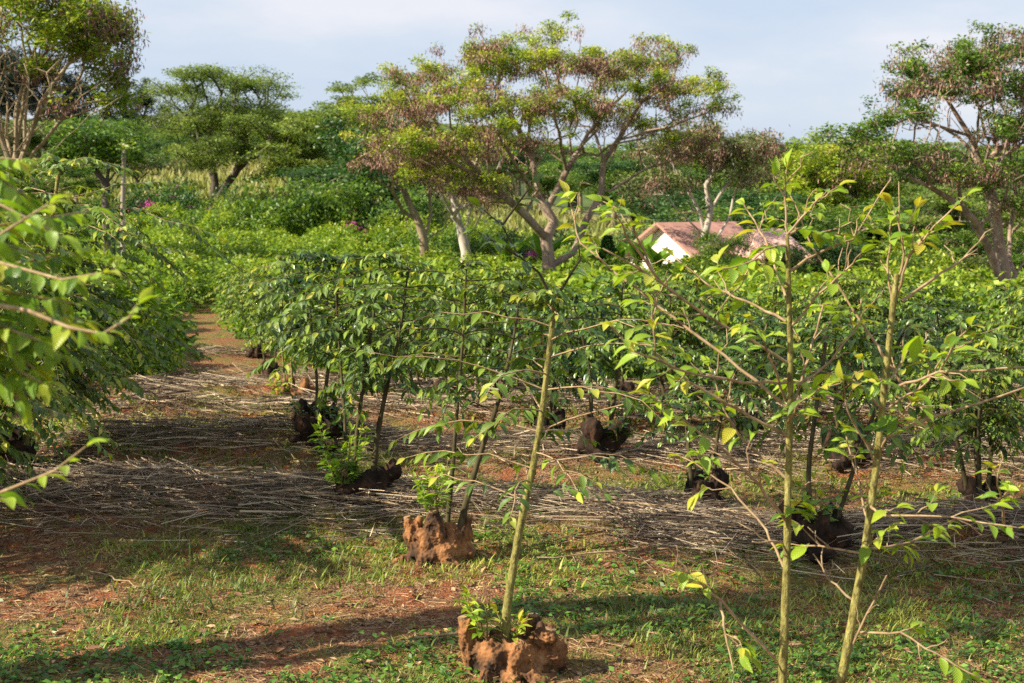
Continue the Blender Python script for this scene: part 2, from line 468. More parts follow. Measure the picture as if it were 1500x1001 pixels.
def coffee_canopy(rng, lb, tb, stem, bare=.42, node=.085, Lmax=.9, droop=.5, start=.35, step=.055, size=.125, tint=.38, tip=.25, miss=.12, rise=.35, shape=1.0, twig=.5, drop=.5):
    stem = np.asarray(stem); seg = np.linalg.norm(np.diff(stem, axis=0), axis=1); cum = np.concatenate([[0], np.cumsum(seg)]); T = cum[-1]
    s = bare * T; az = rng.random() * 6.28
    while s <= T:
        i = min(len(seg) - 1, int(np.searchsorted(cum, s, 'right') - 1)); f = (s - cum[i]) / seg[i]
        p = stem[i] * (1 - f) + stem[i + 1] * f
        h = (s - bare * T) / (T - bare * T)
        prof = (.75 + .5 * math.sin(h * 3.0)) * min(1, (1 - h) * 2.2 + .55 * shape)
        for a in (az, az + math.pi):
            if rng.random() < .12: continue
            a += rng.normal() * .25
            Lb = Lmax * prof * rng.uniform(.6, 1.1)
            d = np.array([math.cos(a), math.sin(a), rise * rng.uniform(.3, 1.5)]); d = d / np.linalg.norm(d)
            pts = bezier(p, d, Lb, droop * rng.uniform(.6, 1.3) * (1.2 - .5 * h), 6, rng)
            tb.tube(pts, np.linspace(.0052, .002, len(pts)), 4)
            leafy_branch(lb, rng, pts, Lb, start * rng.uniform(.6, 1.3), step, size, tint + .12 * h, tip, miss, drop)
            if rng.random() < twig:
                j = rng.integers(2, 5); dd = nrm(np.array(pts[j + 1]) - pts[j]); sd = np.cross(dd, UP) * rng.choice([-1, 1])
                tw = bezier(pts[j], nrm(dd + sd * .9 + np.array([0, 0, .2])), Lb * rng.uniform(.3, .55), droop, 4, rng)
                tb.tube(tw, np.linspace(.004, .002, 5), 3)
                leafy_branch(lb, rng, tw, Lb, .15, step, size * .9, tint + .1 * h, tip, miss, drop)
        az += math.pi / 2; s += node * rng.uniform(.75, 1.3)
    # leafy leader
    for _q in range(4):
        a = rng.random() * 6.28; d = nrm(np.array([math.cos(a) * .9, math.sin(a) * .9, .9]))
        q = bezier(stem[-1] - np.array([0, 0, .04]), d, Lmax * rng.uniform(.25, .5), .5, 4, rng)
        tb.tube(q, np.linspace(.004, .002, 5), 4); leafy_branch(lb, rng, q, .1, .1, .04, size * .9, tint + .15, .2, 0.05, .4)


def stem_tube(rng, pts, r0, r1, sides=10, sub=8):
    pts = np.asarray(pts, float)
    t = np.linspace(0, len(pts) - 1, (len(pts) - 1) * sub + 1)
    out = np.stack([np.interp(t, np.arange(len(pts)), pts[:, k]) for k in range(3)], -1)
    ker = np.ones(5) / 5                         # soften corners
    pad = np.concatenate([out[:1]] * 2 + [out] + [out[-1:]] * 2)
    sm = np.stack([np.convolve(pad[:, k], ker, 'valid') for k in range(3)], -1)
    r = np.linspace(r0, r1, len(sm)) * (1 + .10 * (rng.random(len(sm)) - .5))
    r[::5] *= 1.08
    tb = TB(); tb.tube(sm, r, sides, .10, rng)
    return sm, tb


def stump_mesh(name, rng, blobs, mat, parent, vox=.014, rough=.022):
    """blobs: (centre, radii) lumps fused into one gnarled surface"""
    import bmesh
    bm = bmesh.new()
    for c, r in blobs:
        t = bmesh.new(); bmesh.ops.create_icosphere(t, subdivisions=3, radius=1)
        q = [v.co.copy() for v in t.verts]
        off = Vector(rv(rng, 20))
        base = len(bm.verts)
        nv = []
        for v in q:
            k = 1 + .35 * mnoise.noise(v * 1.6 + off)
            nv.append(bm.verts.new((c[0] + v.x * r[0] * k, c[1] + v.y * r[1] * k, c[2] + v.z * r[2] * k)))
        for f in t.faces: bm.faces.new([nv[v.index] for v in f.verts])
        t.free()
    me = bpy.data.meshes.new(name); bm.to_mesh(me); bm.free()
    tmp = bpy.data.objects.new('tmp', me); COL.objects.link(tmp)
    md = tmp.modifiers.new('r', 'REMESH'); md.mode = 'VOXEL'; md.voxel_size = vox
    dg = bpy.context.evaluated_depsgraph_get(); dg.update()
    m2 = bpy.data.meshes.new_from_object(tmp.evaluated_get(dg)); m2.name = name
    bpy.data.objects.remove(tmp)
    off = Vector(rv(rng, 9))
    co = np.empty(len(m2.vertices) * 3, np.float32); m2.vertices.foreach_get('co', co); co = co.reshape(-1, 3)
    no = np.empty_like(co).ravel(); m2.vertices.foreach_get('normal', no); no = no.reshape(-1, 3)
    for i in range(len(co)):
        v = Vector(co[i].tolist())
        w = Vector((v.x, v.y, v.z * .3))
        k = rough * (.8 * mnoise.noise(w * 11 + off) - .9 * abs(mnoise.noise(w * 22 + off)) + .1 - .6 * abs(mnoise.noise(v * 45 + off)) + .3 * mnoise.noise(v * 90 + off))
        co[i] += no[i] * k
    m2.vertices.foreach_set('co', co.ravel()); m2.update()
    m2.materials.clear(); m2.materials.append(mat)
    m2.polygons.foreach_set('use_smooth', np.full(len(m2.polygons), True))
    o = bpy.data.objects.new(name, m2); COL.objects.link(o); o.parent = parent
    return o


def rand_blobs(rng, w=.2, h=.28, n=5):
    b = [((0, 0, h * .3), (w * .8, w * .75, h * .5))]
    for i in range(n):
        a = i * 6.28 / n + rng.random(); r = w * rng.uniform(.5, .95)
        b.append(((math.cos(a) * r, math.sin(a) * r, h * rng.uniform(.3, .9)), (w * rng.uniform(.25, .5), w * rng.uniform(.25, .5), h * rng.uniform(.3, .6))))
    for i in range(3):
        a = i * 2.1 + rng.random(); b.append(((math.cos(a) * w, math.sin(a) * w, .02), (w * .5, w * .3, .06)))
    return b


def stubs(root, rng, lst):
    """short sawn-off stems with a pale cut face"""
    for (x, y, z, dx, dy, L, r) in lst:
        d = nrm(np.array([dx, dy, 1.0])); p = np.array([x, y, z]); t = np.linspace(0, 1, 5)
        pts = [p + d * L * k for k in t]
        tb = TB(); tb.tube(pts, r * np.array([1.35, 1.1, 1.0, .97, 1.0]), 12, .16, rng); o = tb.build('cut_stub', M['stump'], root)
        u = nrm(np.cross(d, [0.3, 1, 0])); v = np.cross(d, u); e = pts[-1] + d * r * .52
        a = np.arange(12) * math.pi / 6; R_ = r * .86 * (1 + .08 * rng.random(12))
        top = [e + (u * math.cos(q) + v * math.sin(q)) * k for q, k in zip(a, R_)]; bot = [w - d * (r * .55) for w in top]
        mesh('cut_face', top + bot, [np.array([list(range(12))]), np.array([(i + 12, (i + 1) % 12 + 12, (i + 1) % 12, i) for i in range(12)])], M['cutwood'], o, False)


def roots(rng, n, r0, w):
    b = []
    for i in range(n):
        a = i * 6.28 / n + rng.normal() * .25
        for k in range(6):
            f = k / 5; b.append(((math.cos(a + f * .3) * (r0 + w * f), math.sin(a + f * .3) * (r0 + w * f), .05 * (1 - f) - .01), (.055 * (1 - f * .6), .055 * (1 - f * .6), .05 * (1 - f * .6))))
    return b


def sucker(rng, lb, tb, base, h=.35, n=3, size=.11, tint=.45):
    for i in range(n):
        a = rng.random() * 6.28; d = nrm(np.array([math.cos(a) * .35, math.sin(a) * .35, 1]))
        pts = bezier(np.array(base) + np.array([math.cos(a), math.sin(a), 0]) * .04, d, h * rng.uniform(.5, 1), .1, 4, rng, .05)
        tb.tube(pts, np.linspace(.005, .002, 5), 4)
        leafy_branch(lb, rng, pts, h, .1, .05, size, tint, .2, .05, .3)


def coffee(loc, seed, stems, blobs=None, suckers=(), leafmt='leaf', tpl=COFFEE_HI, stemmat='stem', stumpmat='stump', vox=.016, extra=None, stub=None, **kw):
    """stems: list of (points local, r0, r1, canopy kwargs)"""
    rng = np.random.default_rng(seed)
    root = empty('coffee_tree', loc)
    if blobs: stump_mesh('stump', rng, blobs, M[stumpmat], root, vox)
    if stub: stubs(root, rng, stub)
    for pts, r0, r1, ck in stems:
        sm, tb = stem_tube(rng, pts, r0, r1, 8)
        so = tb.build('stem', M[stemmat], root)
        if ck is None: continue
        lb = LB(); bt = TB()
        k = dict(kw); k.update(ck)
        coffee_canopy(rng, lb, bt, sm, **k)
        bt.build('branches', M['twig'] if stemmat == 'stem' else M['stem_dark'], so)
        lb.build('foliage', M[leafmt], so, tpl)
    for s in suckers:
        lb = LB(); bt = TB(); sucker(rng, lb, bt, *s)
        t = bt.build('sucker_shoot', M['stem'], root)
        lb.build('leaves', M['leaf_young' if leafmt == 'leaf' else leafmt], t, tpl)
    if extra: extra(root, rng)
    return root


def loc3(root_p, px, py, Y):
    return P(px, py, Y) - root_p


# --- coffee 1: nearest stump in the open, single leaning pole
b1 = G(742, 985)
Y1 = b1[1]
L1 = lambda px, py, dy=0: P(px, py, Y1 + dy) - b1
def ex1(root, rng):
    lb = LB(); tb = TB()
    for pts in ([(812, 445, 0), (790, 400, -.05), (760, 375, -.1), (735, 330, -.1), (705, 305, -.1)], [(812, 440, 0), (850, 380, .05), (846, 345, .1)], [(760, 375, -.1), (700, 340, -.3)],
                [(735, 330, -.1), (780, 270, 0)]):
        q = [L1(*p) for p in pts]; tb.tube(q, np.linspace(.009, .003, len(q)), 5)
        leafy_branch(lb, rng, q, 1, .45, .06, .125, .35, .1, .1)
    o = tb.build('branches', M['stem_dark'], root); lb.build('foliage', M['leaf'], o)
pole1 = [L1(742, 948), L1(741, 900), L1(752, 830), L1(765, 755), L1(782, 680), L1(795, 600), L1(806, 500), L1(815, 432)]
bl1 = [((-.05, -.08, .10), (.12, .12, .12)), ((.06, -.09, .09), (.10, .10, .13)), ((-.17, .0, .10), (.085, .09, .11)), ((-.215, .0, .2), (.06, .06, .09)), ((-.225, 0, .265), (.05, .05, .05)),
       ((.15, .03, .08), (.14, .12, .11)), ((.15, .08, .21), (.06, .06, .10)), ((.21, .0, .2), (.075, .075, .08)), ((.28, .02, .09), (.06, .06, .10)),
       ((.0, .08, .12), (.12, .09, .12)), ((.0, -.03, .0), (.3, .2, .05)), ((.0, 0, .05), (.2, .15, .08))] + roots(np.random.default_rng(2), 7, .16, .2)
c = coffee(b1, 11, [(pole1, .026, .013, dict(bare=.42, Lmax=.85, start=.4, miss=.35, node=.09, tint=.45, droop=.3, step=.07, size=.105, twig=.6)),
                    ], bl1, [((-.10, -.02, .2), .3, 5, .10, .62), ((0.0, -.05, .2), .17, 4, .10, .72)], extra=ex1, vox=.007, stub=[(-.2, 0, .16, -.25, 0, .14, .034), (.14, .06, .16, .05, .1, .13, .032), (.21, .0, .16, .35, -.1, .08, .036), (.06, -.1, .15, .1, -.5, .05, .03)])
tag(c, 'single green leaning pole growing from the knobbly stump nearest the bottom of the photo', 'coffee tree')

# --- coffee 2: orange stump with dark pole leaning right
b2 = G(640, 822); Y2 = b2[1]
L2 = lambda px, py, dy=0: P(px, py, Y2 + dy) - b2
bl2 = [((0, 0, .07), (.17, .15, .12)), ((-.03, -.06, .17), (.10, .09, .13)), ((-.03, -.05, .27), (.075, .07, .09)), ((-.035, -.04, .34), (.045, .045, .05)), ((-.17, 0, .19), (.065, .07, .10)), ((-.20, .0, .27), (.036, .04, .05)), ((-.14, .01, .26), (.035, .04, .05)), ((-.12, -.02, .08), (.09, .09, .09)),
       ((.11, .0, .12), (.10, .10, .15)), ((.19, .02, .19), (.06, .06, .11)), ((.2, .0, .06), (.08, .07, .08)), ((.06, .08, .1), (.12, .1, .13)), ((0, 0, -.02), (.24, .18, .05))] + roots(np.random.default_rng(3), 6, .14, .16)
c = coffee(b2, 12, [([L2(672, 785), L2(684, 730), L2(705, 660), L2(730, 590), L2(752, 500, .05), L2(765, 410, .1)], .028, .006, dict(bare=.45, start=.45)),
                    ([L2(655, 770, .15), L2(662, 700, .2), L2(668, 620, .2), L2(678, 500, .2), L2(684, 375, .25)], .02, .006, dict(bare=.5, start=.4))],
           bl2, [((-.02, -.02, .38), .42, 7, .11, .5)], stemmat='stem_dark', Lmax=.75, droop=.35, step=.055, size=.105, tint=.4, miss=.35, node=.09, vox=.008, drop=.55, stub=[(-.19, .0, .22, -.2, 0, .09, .028), (-.13, .01, .22, .1, 0, .09, .024), (.2, .03, .2, .25, 0, .11, .032), (-.02, -.05, .32, 0, -.2, .05, .036)])
tag(c, 'coffee tree with upright orange knotted stump, leafy sucker and pole leaning right', 'coffee tree')

# --- coffee 3
b3 = G(530, 733); Y3 = b3[1]
L3 = lambda px, py, dy=0: P(px, py, Y3 + dy) - b3
bl3 = [((0, 0, .1), (.2, .16, .14)), ((.17, 0, .16), (.09, .08, .12)), ((.26, -.02, .25), (.06, .06, .09)), ((-.12, 0, .14), (.08, .08, .13)), ((.05, 0, 0), (.28, .2, .06))]
c = coffee(b3, 13, [([L3(545, 715), L3(552, 640), L3(568, 560), L3(586, 490), L3(600, 380)], .026, .006, {}),
                    ([L3(518, 715), L3(522, 640), L3(535, 540), L3(548, 460), L3(558, 368)], .02, .006, {}),
                    ([L3(505, 715, .1), L3(506, 620, .2), L3(498, 520, .3), L3(490, 400, .3)], .016, .006, {})],
           bl3, [((-.16, -.05, .12), .62, 9, .12, .35)], stemmat='stem_dark', stumpmat='stump_dark', Lmax=.72, droop=.42, step=.048, size=.112, tint=.36, miss=.2, node=.075, bare=.44, start=.3, drop=.6)
tag(c, 'coffee tree with three dark poles on a low stump behind the upright orange one', 'coffee tree')

# --- coffee 4
b4 = G(470, 650); Y4 = b4[1]
L4 = lambda px, py, dy=0: P(px, py, Y4 + dy) - b4
c = coffee(b4, 14, [([L4(470, 640), L4(478, 560), L4(490, 480), L4(500, 370)], .026, .006, {}),
                    ([L4(462, 640), L4(465, 560), L4(455, 470), L4(450, 370)], .02, .006, {})],
           rand_blobs(np.random.default_rng(4), .24, .3), [((-.1, -.1, .15), .45, 7, .12, .45), ((.25, -.1, .05), .5, 5, .12, .4)], stemmat='stem_dark', stumpmat='stump_dark', leafmt='leaf_dark', tpl=COFFEE_MID,
           Lmax=.75, droop=.45, step=.048, size=.115, tint=.45, miss=.1, node=.07, bare=.5, start=.25)
tag(c, 'dark glossy coffee tree behind the three-pole one, stump wrapped in leafy shoots', 'coffee tree')
# --- coffee 5: thin twin poles
b5 = G(428, 592); Y5 = b5[1]
L5 = lambda px, py, dy=0: P(px, py, Y5 + dy) - b5
c = coffee(b5, 15, [([L5(428, 585), L5(427, 500), L5(425, 430), L5(422, 372)], .018, .012, dict(bare=.66, Lmax=.75)),
                    ([L5(420, 585), L5(412, 500), L5(414, 430), L5(412, 385)], .014, .01, dict(bare=.5, Lmax=.7))],
           rand_blobs(np.random.default_rng(8), .26, .3, 7), [((-.15, -.1, .1), .4, 5, .12, .6)], stumpmat='stump', leafmt='leaf', tpl=COFFEE_MID,
           droop=.5, step=.05, size=.12, tint=.45, miss=.15, node=.09, start=.25)
tag(c, 'tall thin coffee tree with leafy tuft and reddish spiky stump beside the sunny path', 'coffee tree')

# --- generic prototypes
def proto(seed, h, ns, leafmt, Lmax, tpl=COFFEE_MID, **kw):
    rng = np.random.default_rng(seed)
    st = []
    for i in range(ns):
        a = i * 6.28 / ns + rng.random(); b = np.array([math.cos(a) * .1, math.sin(a) * .1, .1]); tp = np.array([math.cos(a) * .35 + rng.normal() * .1, math.sin(a) * .35, h * rng.uniform(.9, 1.05)])
        mid = (b + tp) / 2 + np.array([rng.normal() * .05, rng.normal() * .05, 0])
        st.append(([b, mid, tp], .026, .006, {}))
    return coffee((0, 0, 0), seed, st, rand_blobs(rng, .21, .3), [((.1, -.12, .12), .35, 4, .12, .45)] if seed % 2 else [], leafmt, tpl, 'stem_dark', 'stump_dark', .022, Lmax=Lmax, **kw)


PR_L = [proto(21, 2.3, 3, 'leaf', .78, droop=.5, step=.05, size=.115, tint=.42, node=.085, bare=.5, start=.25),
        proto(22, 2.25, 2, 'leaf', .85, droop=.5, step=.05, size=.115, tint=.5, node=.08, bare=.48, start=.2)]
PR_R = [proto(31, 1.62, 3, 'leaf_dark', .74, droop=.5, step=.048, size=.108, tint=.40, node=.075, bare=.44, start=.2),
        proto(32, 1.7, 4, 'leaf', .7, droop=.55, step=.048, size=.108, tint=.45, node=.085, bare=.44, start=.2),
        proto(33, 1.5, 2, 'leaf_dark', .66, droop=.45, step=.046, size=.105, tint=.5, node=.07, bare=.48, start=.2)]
used = set()


def place(pr, x, y, rz, sc, label, group=None, first_z=0):
    o = pr if pr.name not in used else copy_tree(pr)
    used.add(pr.name)
    o.location = (x, y, tz(x, y) + first_z); o.rotation_euler = (0, 0, rz); o.scale = (sc, sc, sc)
    tag(o, label, 'coffee tree', group)
    return o


rng = np.random.default_rng(5)
ROWS = {
 'A': [tuple(G(397, 553)[:2]), tuple(G(375, 522)[:2]), tuple(G(355, 497)[:2])],
 'B': [(2.17, 9.9), (1.6, 11.75), (.85, 13.5), (.37, 15.4), (-.2, 17.4), (-.8, 19.5), (-1.4, 21.6)],
 'C': [(3.88, 11.6), (3.12, 13.1), (2.55, 15.1), (2.0, 17.1), (1.45, 19.1), (.9, 21.1)],
 'D': [(5.35, 12.9), (4.45, 14.4), (3.9, 16.3), (3.3, 18.3), (2.7, 20.4)],
 'E': [(6.9, 14.2), (6.1, 16.0), (5.5, 18.0), (4.9, 20.0), (4.3, 22)],
 'F': [(7.9, 17.6), (7.2, 19.7), (6.6, 21.7)]}
ORD = ['front', 'second', 'third', 'fourth', 'fifth', 'sixth', 'seventh']
RN = {'A': 'beyond the thin tall tree beside the path', 'B': 'in the row right of the leaning pole', 'C': 'in the row behind the two pale stems',
      'D': 'in the row right of the pale stems', 'E': 'in the second row from the right edge', 'F': 'in the row nearest the right edge'}
LK = {'A': 'light green bushy', 'B': 'low dark glossy', 'C': 'squat dark-leaved', 'D': 'dense dark green', 'E': 'dark bushy', 'F': 'dark distant'}
for rk, lst in ROWS.items():
    for i, (x, y) in enumerate(lst):
        pr = (PR_L if rk == 'A' else PR_R)[(i + ord(rk)) % (2 if rk == 'A' else 3)]
        if rk == 'B' and i == 0: continue
        if rk == 'B' and i in (1, 2): pr = PR_R[2]
        place(pr, x, y, rng.random() * 6.28, rng.uniform(.84, 1.1), f'{LK[rk]} coffee tree, {ORD[i]} one {RN[rk]}', 'rows of coffee trees around the clearing')
# sparse small one at the front of row B
r6 = np.random.default_rng(6); b6 = np.array([2.17, 9.9, tz(2.17, 9.9)])
c = coffee(b6, 16, [([(-.05, 0, .1), (-.08, 0, .6), (-.02, 0, 1.1), (.06, .1, 1.55)], .02, .012, dict(bare=.55)), ([(.1, 0, .1), (.25, 0, .6), (.42, 0, 1.1), (.6, .1, 1.6)], .018, .012, dict(bare=.5))],
           rand_blobs(r6, .22, .3), [((0, -.1, .2), .35, 5, .12, .45)], 'leaf', COFFEE_MID, 'stem_dark', 'stump_dark', .018, Lmax=.6, miss=.45, start=.4, tint=.4, size=.12)
tag(c, 'thin sparse coffee tree on a dark reddish stump seen between the two pale stems', 'coffee tree')

# --- left bush: tall drooping
def bigbush(seed, leafmt, mat=COFFEE_HI, h=2.75, Lmax=1.35, **kw):
    rng = np.random.default_rng(seed); st = []
    for i, (a, r) in enumerate([(0.1, .55), (1.6, .45), (3.0, .5), (4.6, .55)]):
        b = np.array([math.cos(a) * .16, math.sin(a) * .16, .1]); tp = np.array([math.cos(a) * r, math.sin(a) * r, h * rng.uniform(.85, 1)])
        st.append(([b, (b + tp) / 2 + np.array([0, 0, .1]), tp], .032, .014, {}))
    k = dict(droop=.48, drop=.3, step=.045, size=.115, tint=.42, tip=.3, node=.075, bare=.26, start=.25, twig=.8, miss=.1); k.update(kw)
    return coffee((0, 0, 0), seed, st, rand_blobs(rng, .3, .35, 6), [], leafmt, mat, 'stem', 'stump_dark', .022, Lmax=Lmax, **k)


bb = bigbush(41, 'leaf')
place(bb, -4.85, 13.4, .3, 1.1, 'tall drooping dark green coffee bush with arching branches, left of the path')
place(bb, -4.6, 10.3, 2.0, 1.02, 'wide leafy coffee bush cut off by the left edge of the photo')
for i, (x, y, r, s) in enumerate([(-7.3, 17.6, 3.1, .8), (-8.2, 20.4, 4.2, .8)]):
    place(bb, x, y, r, s, f'leafy coffee bush behind the tall drooping one on the left, {ORD[i]} one', 'coffee bushes behind the drooping one')

# --- blurred near coffee at far left, hand placed branches
bL = np.array([-1.75, 3.15, tz(-1.75, 3.15)])
rng = np.random.default_rng(51)
rootL = empty('coffee_tree', bL)
tag(rootL, 'very near coffee tree with bright yellow-green leaves reaching in from the left edge', 'coffee tree')
sm, tb = stem_tube(rng, [(0, 0, 0), (.03, 0, .8), (-.02, .05, 1.6), (.02, .02, 2.5)], .024, .012, 10)
stL = tb.build('stem', M['stem'], rootL)
stump_mesh('stump', rng, rand_blobs(rng, .2, .25), M['stump'], rootL, .02)
def LL(px, py, Y): return P(px, py, Y) - bL
nb = TB(); nl = LB()
for pts, st, tint, sz, stp in [
    ([(-400, 380, 3.15), (-150, 290, 3.0), (0, 300, 2.9), (90, 345, 2.9)], .5, .55, .125, .05),
    ([(-400, 330, 3.15), (-200, 240, 3.1), (-50, 225, 3.0), (25, 235, 2.95)], .6, .6, .12, .045),
    ([(-400, 420, 3.15), (-150, 380, 3.0), (0, 385, 2.9), (90, 410, 2.85), (150, 400, 2.8)], .45, .55, .13, .045),
    ([(-400, 470, 3.15), (-100, 430, 2.9), (40, 455, 2.75), (100, 480, 2.7), (150, 490, 2.7), (190, 465, 2.7), (200, 448, 2.7)], .90, .6, .125, .05),
    ([(-400, 500, 3.15), (-150, 460, 3.0), (-20, 470, 2.9), (60, 500, 2.85)], .45, .5, .13, .04),
    ([(-400, 540, 3.15), (-150, 500, 3.0), (-10, 490, 2.95), (50, 540, 2.95)], .5, .6, .12, .04),
    ([(-400, 800, 3.15), (-150, 745, 3.0), (0, 722, 2.9), (80, 690, 2.85), (125, 655, 2.85)], .8, .6, .11, .12),
    ([(-400, 400, 3.15), (-180, 340, 3.2), (-20, 350, 3.2), (60, 375, 3.2)], .45, .5, .12, .045),
    ([(-150, 745, 3.0), (-60, 745, 2.95), (5, 730, 2.9)], .6, .5, .12, .08),
    ([(-400, 360, 3.2), (-150, 300, 3.1), (0, 330, 3.0), (130, 310, 3.1)], .5, .5, .13, .035), ([(-400, 430, 3.2), (-150, 400, 3.0), (20, 430, 2.9), (110, 445, 2.9)], .5, .5, .13, .035),
    ([(-400, 520, 3.2), (-150, 440, 3.1), (0, 440, 3.0), (120, 470, 3.0)], .5, .45, .13, .035), ([(-400, 560, 3.2), (-150, 540, 3.0), (-20, 530, 2.9), (30, 590, 2.9)], .4, .5, .13, .04),
    ([(-400, 600, 3.2), (-150, 570, 3.1), (-20, 520, 3.0), (60, 560, 2.9)], .4, .4, .13, .03), ([(-400, 500, 3.2), (-150, 480, 3.1), (0, 470, 3.05), (90, 520, 3.0)], .4, .35, .13, .03),
    ([(-400, 450, 3.3), (-150, 400, 3.2), (0, 390, 3.15), (110, 370, 3.1)], .4, .35, .13, .03), ([(-400, 400, 3.3), (-150, 320, 3.2), (-10, 270, 3.15), (60, 330, 3.1)], .4, .35, .13, .03),
    ([(-400, 280, 3.2), (-150, 200, 3.1), (-30, 240, 3.0), (40, 290, 3.0)], .5, .55, .12, .04), ([(-400, 480, 3.2), (-150, 360, 2.8), (-10, 350, 2.7), (70, 300, 2.7)], .5, .55, .12, .05)]:
    q = [LL(*p) for p in pts]; nb.tube(q, np.linspace(.0055, .002, len(q)), 6)
    leafy_branch(nl, rng, q, 1, st - .05, stp * .55, sz * .68, tint - .10, .15, .1, .4)
o = nb.build('branches', M['twig'], rootL); nl.build('foliage', M['leaf_young'], o)

# --- foreground right: two pale stems from one stump
YF = 5.0
bF = P(1160, 1325, YF); bF[2] = tz(bF[0], bF[1])
rootF = empty('coffee_tree', bF)
tag(rootF, 'foreground coffee tree of two pale stems with bare criss-crossing branches and few leaves', 'coffee tree')
def FF(px, py, dy=0): return P(px, py, YF + dy) - bF
rng = np.random.default_rng(61)
sA = [(1150, 1320), (1147, 1160), (1146, 1001), (1150, 900), (1153, 800), (1156, 640), (1158, 520), (1155, 400), (1153, 340)]
sB = [(1172, 1320), (1200, 1150), (1232, 1001), (1250, 900), (1268, 800), (1284, 680), (1296, 560), (1310, 430), (1314, 400)]
stump_mesh('stump', rng, rand_blobs(rng, .2, .25), M['stump'], rootF, .02)
_, tb = stem_tube(rng, [FF(*p) for p in sA], .020, .007, 12); stA = tb.build('stem', M['stem'], rootF)
_, tb = stem_tube(rng, [FF(*p) for p in sB], .020, .009, 12); stB = tb.build('stem', M['stem'], rootF)
BR = [  # stem, points (px,py,dy at end), leaf start, leaf step
 ('A', [(1148, 832), (1122, 775), (1070, 715), (1000, 668)], .3, .8, .14), ('A', [(1150, 762), (1112, 712), (1055, 655), (1000, 615), (950, 578)], -.3, .75, .1),
 ('A', [(1154, 596), (1060, 520), (962, 448), (850, 357), (832, 290)], .4, .93, .08), ('A', [(1156, 532), (1030, 460), (962, 409), (884, 365)], -.25, .93, .1),
 ('A', [(966, 411), (925, 355), (896, 305)], -.2, .85, .06), ('A', [(960, 405), (935, 350), (915, 305)], -.1, .8, .06), ('A', [(1150, 470), (1090, 440), (1040, 420), (989, 379)], .2, .5, .1),
 ('A', [(1156, 560), (1090, 560), (1010, 548), (931, 515), (894, 477)], -.5, .9, .1), ('A', [(1156, 640), (1080, 600), (1010, 560), (960, 520), (955, 450)], -.15, .5, .08),
 ('A', [(1166, 566), (1217, 532), (1261, 470), (1262, 440)], .15, .9, .1), ('A', [(1160, 600), (1185, 520), (1205, 450), (1200, 445)], .3, .9, .1),
 ('A', [(1155, 400), (1190, 375), (1250, 350), (1258, 338), (1305, 262)], .3, 1.0, .1), ('A', [(1155, 420), (1130, 390), (1110, 380), (1060, 395)], -.2, .4, .07),
 ('A', [(1155, 360), (1120, 365), (1095, 390)], -.1, .3, .05), ('A', [(1153, 345), (1175, 335), (1230, 345)], .1, .3, .05), ('A', [(1153, 345), (1150, 290), (1151, 250)], 0, .97, .1),
 ('A', [(1153, 345), (1190, 300), (1225, 275)], 0, .85, .07), ('A', [(1155, 450), (1120, 350), (1090, 300)], .3, .8, .08), ('A', [(1158, 480), (1200, 430), (1235, 400), (1262, 372)], -.15, .7, .08),
 ('A', [(1148, 795), (1102, 795)], -.1, 1.0, .1), ('A', [(1136, 967), (1056, 880), (1012, 842), (985, 830)], -.2, .8, .06), ('A', [(1056, 880), (1062, 930), (1075, 985)], -.2, 1.0, .1),
 ('A', [(1150, 700), (1085, 640), (1060, 600), (1040, 540)], .1, .55, .08), ('A', [(1152, 590), (1120, 500), (1100, 470)], -.2, .5, .07),
 ('A', [(1156, 560), (1180, 560), (1150, 555)], .2, .2, .05), ('A', [(1155, 620), (1170, 590), (1200, 570)], -.2, .4, .06), ('A', [(1150, 760), (1160, 740), (1168, 735)], -.1, .1, .05),
 ('B', [(1352, 600), (1310, 545), (1261, 470), (1190, 362), (1159, 287)], .3, .97, .1), ('B', [(1310, 470), (1300, 400), (1305, 330)], .1, .8, .06),
 ('B', [(1314, 420), (1325, 372), (1318, 330), (1307, 300)], 0, .7, .05), ('B', [(1314, 430), (1332, 372), (1356, 348), (1412, 288)], -.15, .85, .08), ('B', [(1334, 372), (1350, 350), (1375, 335)], -.1, .5, .06),
 ('B', [(1320, 440), (1400, 388), (1444, 344)], .3, 1, .1), ('B', [(1312, 568), (1376, 546), (1500, 538), (1560, 540)], -.2, .97, .1), ('B', [(1376, 546), (1400, 500), (1420, 480)], -.2, .4, .05),
 ('B', [(1300, 640), (1352, 615), (1500, 570), (1560, 550)], .2, .97, .1), ('B', [(1296, 600), (1360, 560), (1385, 515)], 0, .5, .07), ('B', [(1300, 560), (1340, 500), (1360, 510)], .15, .5, .06),
 ('B', [(1292, 600), (1255, 560), (1230, 555)], -.2, .5, .06), ('B', [(1275, 740), (1288, 754), (1393, 758), (1489, 774)], -.3, .85, .1), ('B', [(1470, 768), (1468, 730), (1455, 690)], -.25, .6, .06),
 ('B', [(1262, 812), (1200, 800), (1150, 797)], .15, .8, .1), ('B', [(1265, 806), (1332, 796), (1400, 762)], .2, .5, .11), ('B', [(1248, 880), (1215, 850), (1192, 810)], .1, 1, .1),
 ('B', [(1244, 957), (1280, 880), (1298, 842)], -.1, 1, .1), ('B', [(1256, 926), (1320, 928), (1369, 957), (1433, 993)], -.2, .8, .08), ('B', [(1275, 780), (1260, 720), (1240, 640)], .2, .97, .1),
 ('B', [(1290, 660), (1310, 620), (1335, 590)], -.2, .4, .06), ('B', [(1284, 680), (1262, 640), (1240, 600), (1235, 560)], -.15, .8, .06), ('B', [(1270, 800), (1285, 790), (1300, 775)], -.1, .2, .05)]
tbs = {'A': TB(), 'B': TB()}; lbs = {'A': LB(), 'B': LB()}
